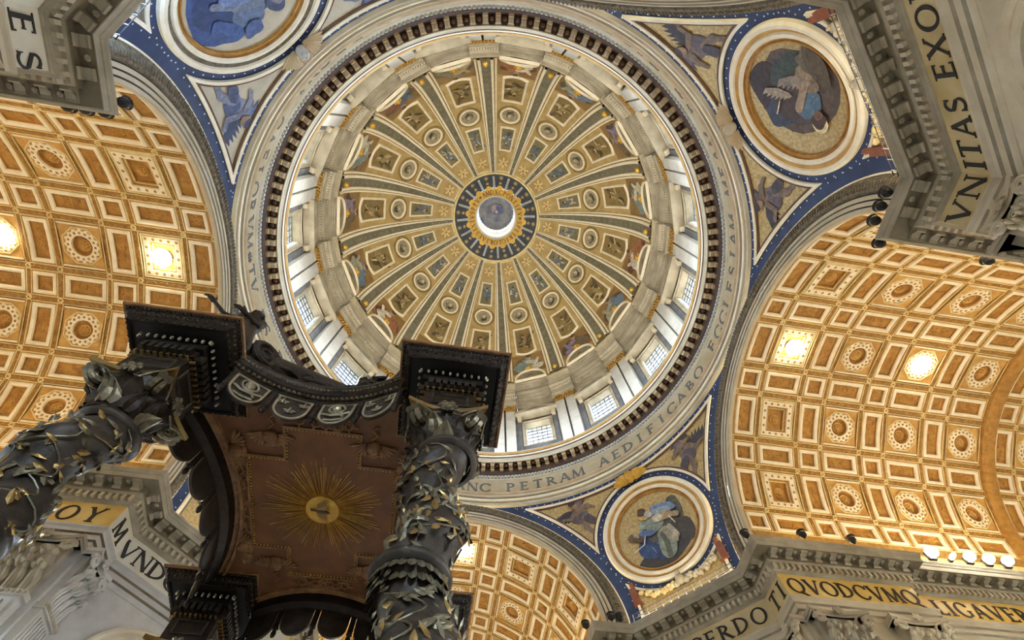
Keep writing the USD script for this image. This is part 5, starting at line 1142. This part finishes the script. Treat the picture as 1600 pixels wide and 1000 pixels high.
# ---- canopy cornice: four sides that curve inwards between the blocks
def side_pts(k, inset_, n=25):
    """plan of one side at a distance inset_ behind its outer edge; k: 0 front, 1 right, 2 back, 3 left"""
    hx, hy = (CX, CY) if k % 2 == 0 else (CY, CX)
    x = np.linspace(-(hx - 1.58), hx - 1.58, n); y = -(hy + .62 - .92 * (1 - (x / (hx - 1.5)) ** 2)) + inset_
    a = k * PI / 2; q = rotz(np.column_stack([x, y, np.zeros(n)]), a); return q[:, :2] + [BX, BY]
def side_sweep(k, prof): return loft([np.column_stack([side_pts(k, i_), np.full(25, z)]) for i_, z in prof], False)
SN = ['front', 'right', 'back', 'left']
for k in range(4):
    cs = grp(bal, 'canopy_cornice')
    mk(cs, 'cornice_moulding', side_sweep(k, [(.8, 18.9), (.72, 18.5), (.5, 18.36), (.42, 18.34), (.38, 18.46), (.3, 18.52), (.28, 18.7), (.16, 18.76), (.06, 18.86), (0, 18.98), (0, 19.12), (.3, 19.3), (.9, 19.3)]), 'bronze')
    o = []
    for inn_, z, r, nn in ((.24, 18.62, .08, 34), (.08, 18.9, .07, 44), (.4, 18.42, .06, 40)):
        S_ = side_pts(k, inn_, 200); s = np.linspace(3, 196, nn).astype(int)
        for q in s: o.append(ball((S_[q][0], S_[q][1], z), (r, r, r * 1.2), 0))
    mk(cs, 'egg_moulding', J(o), 'bronze_leaf', kind='stuff')
    # hanging scallops
    npan = 4 if k % 2 == 0 else 5
    outer = side_pts(k, .42, 401); seglen = np.concatenate([[0], np.cumsum(np.linalg.norm(np.diff(outer, axis=0), axis=1))]); Lt = seglen[-1]; wpan = Lt / npan
    def hang(v, k=k, outer=outer, seglen=seglen):
        s = np.clip(v[:, 0], 0, seglen[-1]); x = np.interp(s, seglen, outer[:, 0]); y = np.interp(s, seglen, outer[:, 1])
        j = np.clip(np.searchsorted(seglen, s), 1, 400); t = outer[j] - outer[j - 1]; t /= np.linalg.norm(t, axis=1)[:, None]; nrm = np.column_stack([t[:, 1], -t[:, 0]])
        return np.column_stack([x + nrm[:, 0] * v[:, 2], y + nrm[:, 1] * v[:, 2], v[:, 1]])
    for q in range(npan):
        c = (q + .5) * wpan; hw = wpan * .5 - .13; bees = q % 2 == 1
        A = np.linspace(-PI, 0, 21)
        pts = [(c - hw, 18.4), (c - hw * .98, 17.9)] + [(c + hw * .96 * math.cos(t) * (1 if abs(math.cos(t)) < .9 else 1), 17.72 + .62 * math.sin(t)) for t in A] + [(c + hw * .98, 17.9), (c + hw, 18.4)]
        pg = Polygon(pts).buffer(0); lam = mk(bal, 'valance_scallop', mp(J([pgeo(pg, .05, .09, .4), pgeo(pg, -.04, None, .4)]), hang), 'bronze_grey')
        mk(lam, 'scallop_border', mp(pgeo(pg.buffer(-.02).difference(pg.buffer(-.09)), .09, .05, .4), hang), 'bronze_pale')
        if bees:
            for bx_, bz in ((-.34, 18.05), (.34, 18.05), (0, 17.58)):
                bee = J([ball((c + bx_, bz, .1), (.05, .13, .06), 1), ball((c + bx_, bz + .14, .1), (.045, .05, .05), 0)] + [ball((c + bx_ + s_ * .11, bz + .03, .09), (.1, .04, .025), 0) for s_ in (-1, 1)] + [ball((c + bx_ + s_ * .08, bz - .07, .09), (.07, .03, .025), 0) for s_ in (-1, 1)])
                mk(lam, 'bee_emblem', mp(bee, hang), 'bronze_pale')
        else:
            fc = J([ball((c, 18.0, .12), (.16, .2, .14), 1), tube([(c + .26 * math.cos(t), 18.03 + .26 * math.sin(t), .1) for t in np.linspace(0, 2 * PI, 17)], .045, 5, False)] + [tube([(c - .42, 17.75, .08), (c - .15, 17.62, .1), (c + .15, 17.66, .1), (c + .45, 17.8, .08)], .05, 5), tube([(c - .3, 17.4, .07), (c, 17.32, .09), (c + .3, 17.42, .07)], .04, 5), tube([(c + .1, 17.8, .09), (c + .3, 17.5, .09)], .045, 5)])
            mk(lam, 'mask_emblem', mp(fc, hang), 'bronze_pale')
    for q in range(npan + 1):
        c = np.clip(q * wpan, .08, Lt - .08)
        mk(bal, 'valance_tassel', mp(J([box(c - .1, c + .1, 17.55, 18.4, -.03, .02), box(c - .06, c + .06, 17.6, 18.4, .02, .07), ball((c, 17.5, .02), (.12, .1, .1), 1), ball((c, 17.25, .02), (.1, .2, .09), 1)]), hang), 'bronze')

# ---- canopy ceiling
ce = grp(bal, 'canopy_ceiling'); ZP = 18.95
def cp(v): return v * [1, 1, -1] + [BX, BY, ZP]          # local z is downwards
allp = np.vstack([side_pts(k, .75, 25) for k in range(4)])
mk(ce, 'ceiling_boards', mp(pgeo(Polygon([(x - BX, y - BY) for x, y in allp]).buffer(.2), 0.0), cp), 'wood_brown')
mk(ce, 'ceiling_top', mp(pgeo(Polygon([(x - BX, y - BY) for x, y in allp]).buffer(.2), -.3), cp), 'bronze_dark')
CA, CB, DA_, DB_ = 2.52, 1.95, 1.22, 3.22        # cross: long arm half x, its half y, short arm half x, half y
cross = Polygon([(-CA, -CB), (-DA_, -CB), (-DA_, -DB_), (DA_, -DB_), (DA_, -CB), (CA, -CB), (CA, CB), (DA_, CB), (DA_, DB_), (-DA_, DB_), (-DA_, CB), (-CA, CB)])
mk(ce, 'cross_panel', mp(pgeo(cross, .02), cp), 'wood_cross')
mk(ce, 'cross_frame', mp(J([pgeo(cross.buffer(.12, join_style=2).difference(cross.buffer(.04, join_style=2)), .09, .09)]), cp), 'wood_relief')
bd = []
ex = cross.exterior
for t in np.arange(0, ex.length, .13): q = ex.interpolate(t); bd.append(ball((q.x, q.y, .05), (.045, .045, .045), 0))
mk(ce, 'bead_course', mp(J(bd), cp), 'gilt_ray', kind='stuff')
rays = np.random.default_rng(4)
nray = 100
for k in range(nray):
    a = k * 2 * PI / nray + rays.uniform(-.02, .02)
    cs_, sn_ = math.cos(a), math.sin(a)
    # rays stop at the border of the cross
    L = 5.0; ln = LineString([(0, 0), (cs_ * L, sn_ * L)]).intersection(cross); Lm = ln.length if ln.geom_type == 'LineString' else 2
    Lm = min(Lm - .22, 2.25) * rays.uniform(.6, 1.0)
    if Lm < .9: continue
    w = rays.uniform(.018, .045); g = np.array([[.62, -w * .6, .05], [.62, w * .6, .05], [Lm, w * .5, .04], [Lm, -w * .5, .04], [.62, 0, .09], [Lm, 0, .055]], float), np.array([[0, 4, 5], [0, 5, 3], [1, 2, 5], [1, 5, 4], [0, 1, 4], [2, 3, 5]])
    mk(ce, 'gilded_ray', mp(rz(g, a), cp), 'gilt_ray')
dsc = grp(bal, 'dove_disc')
mk(dsc, 'gilded_disc', mp(J([fan(at_h(ngon(.6, 48), .10)), loft([at_h(ngon(.6, 48), .0), at_h(ngon(.62, 48), .1), at_h(ngon(.6, 48), .13), at_h(ngon(.57, 48), .1)])]), cp), 'gilt_disc')
body = J([ball((-.02, 0, .19), (.22, .075, .07), 2), ball((.2, .03, .2), (.07, .055, .055), 1), tube([(.25, .04, .2), (.31, .06, .2)], [.025, .006], 6)] + [tube([(-.18, 0, .18), (-.42, q, .15)], [.04, .012], 5) for q in (-.05, 0, .05)])
mk(dsc, 'dove', mp(body, cp), 'dove_dark', smooth=True)
for s in (-1, 1):
    o = []
    for j in range(7):
        x0 = .12 - j * .045; L = .5 - .035 * j
        o.append(tube([(x0 - .02, s * .05, .19), (x0 + .03, s * L * .55, .2), (x0 + (.0 if j else .06), s * L, .16)], [.03, .035, .01], 5))
    mk(dsc, 'dove_wing', mp(J(o), cp), 'dove_wing')
# carved relief round the cross: winged heads in the corners, scrolls along the sides
def chub(x, y, a):
    g = [ball((0, 0, .1), (.26, .28, .17), 1), ball((0, .26, .08), (.24, .12, .12), 1)]
    for s in (-1, 1):
        for j in range(5): b = ball((0, 0, 0), (.36 - .04 * j, .075, .05), 0); g.append(mv(rz(mv(b, (.32, 0, 0)), (.2 + .3 * j) if s > 0 else PI - .2 - .3 * j), (s * .22, -.12, .07 + .01 * j)))
    g.append(tube([(-.1, -.3, .07), (.1, -.5, .07), (-.05, -.7, .06), (.1, -.85, .05)], .05, 5))
    return mv(rz(J(g), a), (x, y, 0))
for sx in (-1, 1):
    for sy in (-1, 1):
        mk(ce, 'winged_head', mp(J([chub(sx * 1.75, sy * 2.85, 0 if sy < 0 else PI), chub(sx * 2.95, sy * 2.15, -sx * PI / 2 if False else sx * PI / 2)]), cp), 'wood_relief')
def scroll(x, y, a, s=1.0):
    g = [tube([(q[0], q[2], .05) for q in spiral(.26 * s, 1.8, .1)], np.linspace(.055, .025, 26), 5), mv(tube([(-q[0], -q[2], .05) for q in spiral(.2 * s, 1.6, .1)], np.linspace(.05, .02, 26), 5), (.42 * s, .1, 0))]
    g += [mv(rz(ball((0, 0, 0), (.16 * s, .06, .06), 0), q), (.3 * math.cos(q) * s, .34 * math.sin(q) * s, .05)) for q in np.arange(5) * 1.3]
    return mv(rz(J(g), a), (x, y, 0))
for sx in (-1, 1):
    for y in (-1.3, -.65, .0, .65, 1.3): mk(ce, 'carved_scroll', mp(scroll(sx * 2.98, y, y * 2), cp), 'wood_relief')
    for x in (-.8, -.25, .3, .85): mk(ce, 'carved_scroll', mp(scroll(x, sx * 3.62, x * 3, .85), cp), 'wood_relief')
# frame strips of the ceiling and of the four blocks inside
mk(ce, 'ceiling_frame', J([loft([np.column_stack([side_pts(k, i_), np.full(25, ZP - h)]) for i_, h in ((1.12, 0), (1.1, .14), (1.0, .16), (.95, .06), (.8, .1))], False) for k in range(4)]), 'wood_relief')
for sx in (-1, 1):
    for sy in (-1, 1):
        o = [moulding(rect(1.5, 1.5), [(-.28, 0), (-.26, .1), (-.2, .1), (-.18, .02), (-.1, .02), (-.08, .08), (-.02, .08), (0, 0)], 1)]
        mk(ce, 'corner_frame', mp(mv(J(o), (sx * CX, sy * CY, -.02)), cp), 'wood_relief')

# ---- scroll ribs that rise from the corners to the top
for sx in (-1, 1):
    for sy in (-1, 1):
        d = np.array([-sx * .63, -sy * .78]); base = np.array([BX + sx * (CX - 1.2), BY + sy * (CY - .1)])
        s = np.linspace(0, 1, 30); rr = 6.2 * s
        zz = 20.3 + 5.2 * s ** 1.7 + .9 * np.sin(s * PI)
        path = np.column_stack([base[0] + d[0] * rr * .75, base[1] + d[1] * rr * .75, zz])
        rbm = mk(bal, 'scroll_rib', tube(path, np.linspace(.5, .32, 30), 10), 'bronze', smooth=True)
        e1 = np.array([d[0], d[1], 0]); 
        ey = base + d * .1
        for off_ in (-.42, .42):
            sp = [(ey[0] + d[0] * (q[0] + .3) - d[1] * off_, ey[1] + d[1] * (q[0] + .3) + d[0] * off_, 20.6 + q[2]) for q in spiral(.62, 1.9, .1)]
            mk(rbm, 'scroll_eye', tube(sp, np.linspace(.16, .07, 26), 7), 'bronze_grey')
mk(bal, 'canopy_top', lathe([(1.6, 25.6), (1.7, 25.9), (1.2, 26.2), (.7, 26.6), (1.0, 27.2), (.7, 28.0), (.05, 28.3)], 24, c=(BX, BY, 0)), 'bronze')

# ---- bronze figures on top
from manifold3d import Manifold
def body_mesh(bones, edge=.09, it=12):
    """one continuous figure: hulls of the balls at the two ends of every bone, joined and smoothed"""
    M = None
    for a, ra, b, rb_ in bones:
        h = Manifold.batch_hull([Manifold.sphere(ra, 14).translate(tuple(map(float, a))), Manifold.sphere(rb_, 14).translate(tuple(map(float, b)))])
        M = h if M is None else M + h
    M = M.refine_to_length(edge); me = M.to_mesh(); t = trimesh.Trimesh(me.vert_properties[:, :3], me.tri_verts, process=True)
    trimesh.smoothing.filter_taubin(t, iterations=it); return np.array(t.vertices), np.array(t.faces)
def hand(c, d, u, s=1.0):
    """palm and five fingers: d the pointing direction, u the palm's side"""
    c, d, u = (np.array(q, float) for q in (c, d, u)); d /= np.linalg.norm(d); u -= d * (u @ d); u /= np.linalg.norm(u); n = np.cross(d, u); B = [(c, .075 * s, c + d * .16 * s, .08 * s), (c + u * .05 * s, .06 * s, c + d * .18 * s + u * .07 * s, .05 * s), (c - u * .05 * s, .06 * s, c + d * .18 * s - u * .07 * s, .05 * s)]
    for k, L in enumerate((.17, .21, .2, .15)):
        o = c + d * .2 * s + u * (.085 - .057 * k) * s; m = o + d * L * .55 * s + n * .02 * s; e = m + d * L * .45 * s + n * .06 * s; B += [(o, .032 * s, m, .028 * s), (m, .028 * s, e, .02 * s)]
    o = c + d * .05 * s + u * .09 * s; m = o + (d * .6 + u * .8) * .12 * s; e = m + (d * .9 + u * .4) * .09 * s; B += [(o, .04 * s, m, .034 * s), (m, .034 * s, e, .024 * s)]
    return B
def angel(label, foot, turn, arm, arm2, wings=True):
    x = thing('angel_statue', label, 'statue', loc=foot, rot=turn)
    hips, chest, neck, head = np.array([0, 0, 1.75]), np.array([0, .05, 2.55]), np.array([0, .08, 2.95]), np.array([0, -.02, 3.3])
    B = [(hips, .34, chest, .38), (chest, .34, neck, .14), (neck, .13, head, .2), (head + [0, -.03, -.05], .2, head + [0, .02, .1], .23), (hips + [-.18, 0, -.1], .26, (-.25, -.12, .95), .18), ((-.25, -.12, .95), .18, (-.22, .05, .12), .11), ((-.22, .05, .12), .1, (-.24, -.28, .06), .08), (hips + [.18, 0, -.1], .26, (.28, .1, .95), .18), ((.28, .1, .95), .18, (.3, .25, .12), .11), ((.3, .25, .12), .1, (.32, -.05, .06), .08)]
    for s, ar in ((1, arm), (-1, arm2)):
        sh = np.array([s * .42, .05, 2.72]); el, wr = (np.array(q, float) for q in ar); B += [(chest, .2, sh, .17), (sh, .16, el, .11), (el, .11, wr, .075)]; B += hand(wr, wr - el, (0, 0, 1), 1.15)
    mk(x, 'body', body_mesh(B), 'bronze', smooth=True)
    rob = []
    for z, rx, ry in ((2.5, .5, .42), (2.1, .46, .4), (1.8, .52, .46), (1.4, .62, .56), (.9, .74, .66), (.4, .84, .74), (.12, .8, .7)):
        a = np.arange(36) * 2 * PI / 36; w = 1 + .07 * np.cos(7 * a + z) + .04 * np.cos(11 * a - 2 * z); rob.append(np.column_stack([rx * w * np.cos(a), ry * w * np.sin(a), np.full(36, z)]))
    mk(x, 'robe', loft(rob), 'bronze', smooth=True)
    hr = mk(x, 'hair', J([ball((.2 * math.cos(a) * (1 if b < .5 else .8), .06 + .17 * math.sin(a), 3.36 + .16 * b), (.1, .1, .1), 1) for a in np.linspace(-.3, PI + .3, 7) for b in (0, .7)] + [ball((0, .02, 3.55), (.17, .17, .1), 1)]), 'bronze_dark')
    mk(x, 'nose', ball((0, -.24, 3.28), (.03, .05, .06), 1), 'bronze'); mk(x, 'mouth', ball((0, -.215, 3.18), (.06, .03, .02), 1), 'bronze_dark')
    for s in (-1, 1): mk(x, 'eye', ball((s * .08, -.2, 3.33), (.035, .03, .025), 1), 'bronze_dark'); mk(x, 'ear', ball((s * .215, .0, 3.3), (.03, .05, .07), 1), 'bronze')
    if wings:
        for s in (-1, 1):
            o = []
            for j in range(9):
                a = rad(8 + 11 * j); L = 1.7 - .09 * j; g = ball((0, 0, 0), (L * .5, .15, .05), 1); v = mv(g, (L * .5, 0, 0)); v = rz(v, 0)
                q = v[0]; o.append((np.column_stack([s * (q[:, 0] * math.cos(a) - q[:, 1] * math.sin(a)) + s * .15, np.full(len(q), .4) + q[:, 2] + .05 * j, 2.6 + q[:, 0] * math.sin(a) * -.6 + q[:, 1] * math.cos(a) + .5]), v[1]))
            mk(x, 'wing', J(o), 'bronze')
    return x
angel('bronze angel on the left block, raised arm and hand against the gold vault', (-9.5, -4.75, 19.12), 0, ((.5, -.1, 2.1), (.12, -.5, 2.1)), ((-1.0, -.08, 2.9), (-1.5, -.4, 3.3)), False)
angel('bronze angel on the right block, only the tip of its head above the block edge', (-1.95, -3.9, 19.12), -15, ((.5, -.1, 2.1), (.12, -.5, 2.1)), ((-.5, -.1, 2.1), (-.12, -.5, 2.2)), False)
def putto(label, loc, turn):
    x = thing('putto_statue', label, 'statue', loc=loc, rot=turn)
    B = [((0, 0, .35), .26, (.1, 0, .75), .24), ((.1, 0, .75), .2, (.14, 0, 1.0), .1), ((.14, 0, 1.0), .1, (.2, 0, 1.2), .2), ((.2, 0, 1.15), .2, (.22, 0, 1.25), .21), ((0, -.12, .3), .2, (.5, -.2, .45), .14), ((.5, -.2, .45), .14, (.85, -.2, .15), .09), ((.85, -.2, .15), .08, (1.0, -.2, .12), .06), ((0, .12, .3), .2, (.45, .3, .2), .14), ((.45, .3, .2), .13, (.85, .3, .12), .08), ((.1, -.2, .85), .11, (.45, -.35, .75), .08), ((.45, -.35, .75), .08, (.75, -.3, .85), .06), ((.1, .2, .85), .11, (-.2, .4, .6), .08), ((-.2, .4, .6), .08, (-.45, .45, .3), .06)]
    B += hand((.75, -.3, .85), (1, .1, .2), (0, 0, 1), .8) + hand((-.45, .45, .3), (-.5, 0, -.8), (0, 1, 0), .8)
    mk(x, 'body', body_mesh(B, .07, 10), 'bronze', smooth=True)
    mk(x, 'hair', J([ball((.2 + .16 * math.cos(a), .16 * math.sin(a), 1.36), (.09, .09, .08), 1) for a in np.arange(7) * 2 * PI / 7] + [ball((.2, 0, 1.43), (.12, .12, .07), 1)]), 'bronze_dark')
    mk(x, 'drapery', tube([(-.5, .2, .12), (-.1, .35, .3), (.3, .2, .25), (.7, .1, .14), (1.1, .25, .1)], [.12, .18, .16, .16, .1], 8), 'bronze', smooth=True)
    for s in (-1, 1): mk(x, 'wing', J([ball((-.25 - .07 * j, s * (.15 + .08 * j), .95 - .06 * j), (.28, .05, .08), 1) for j in range(5)]), 'bronze')
    return x
putto('bronze child figure crouching on the front cornice, left of the middle', (-7.3, -3.3, 19.32), 15)
putto('bronze child figure lying on the front cornice, right of the middle', (-4.9, -3.45, 19.32), 170)
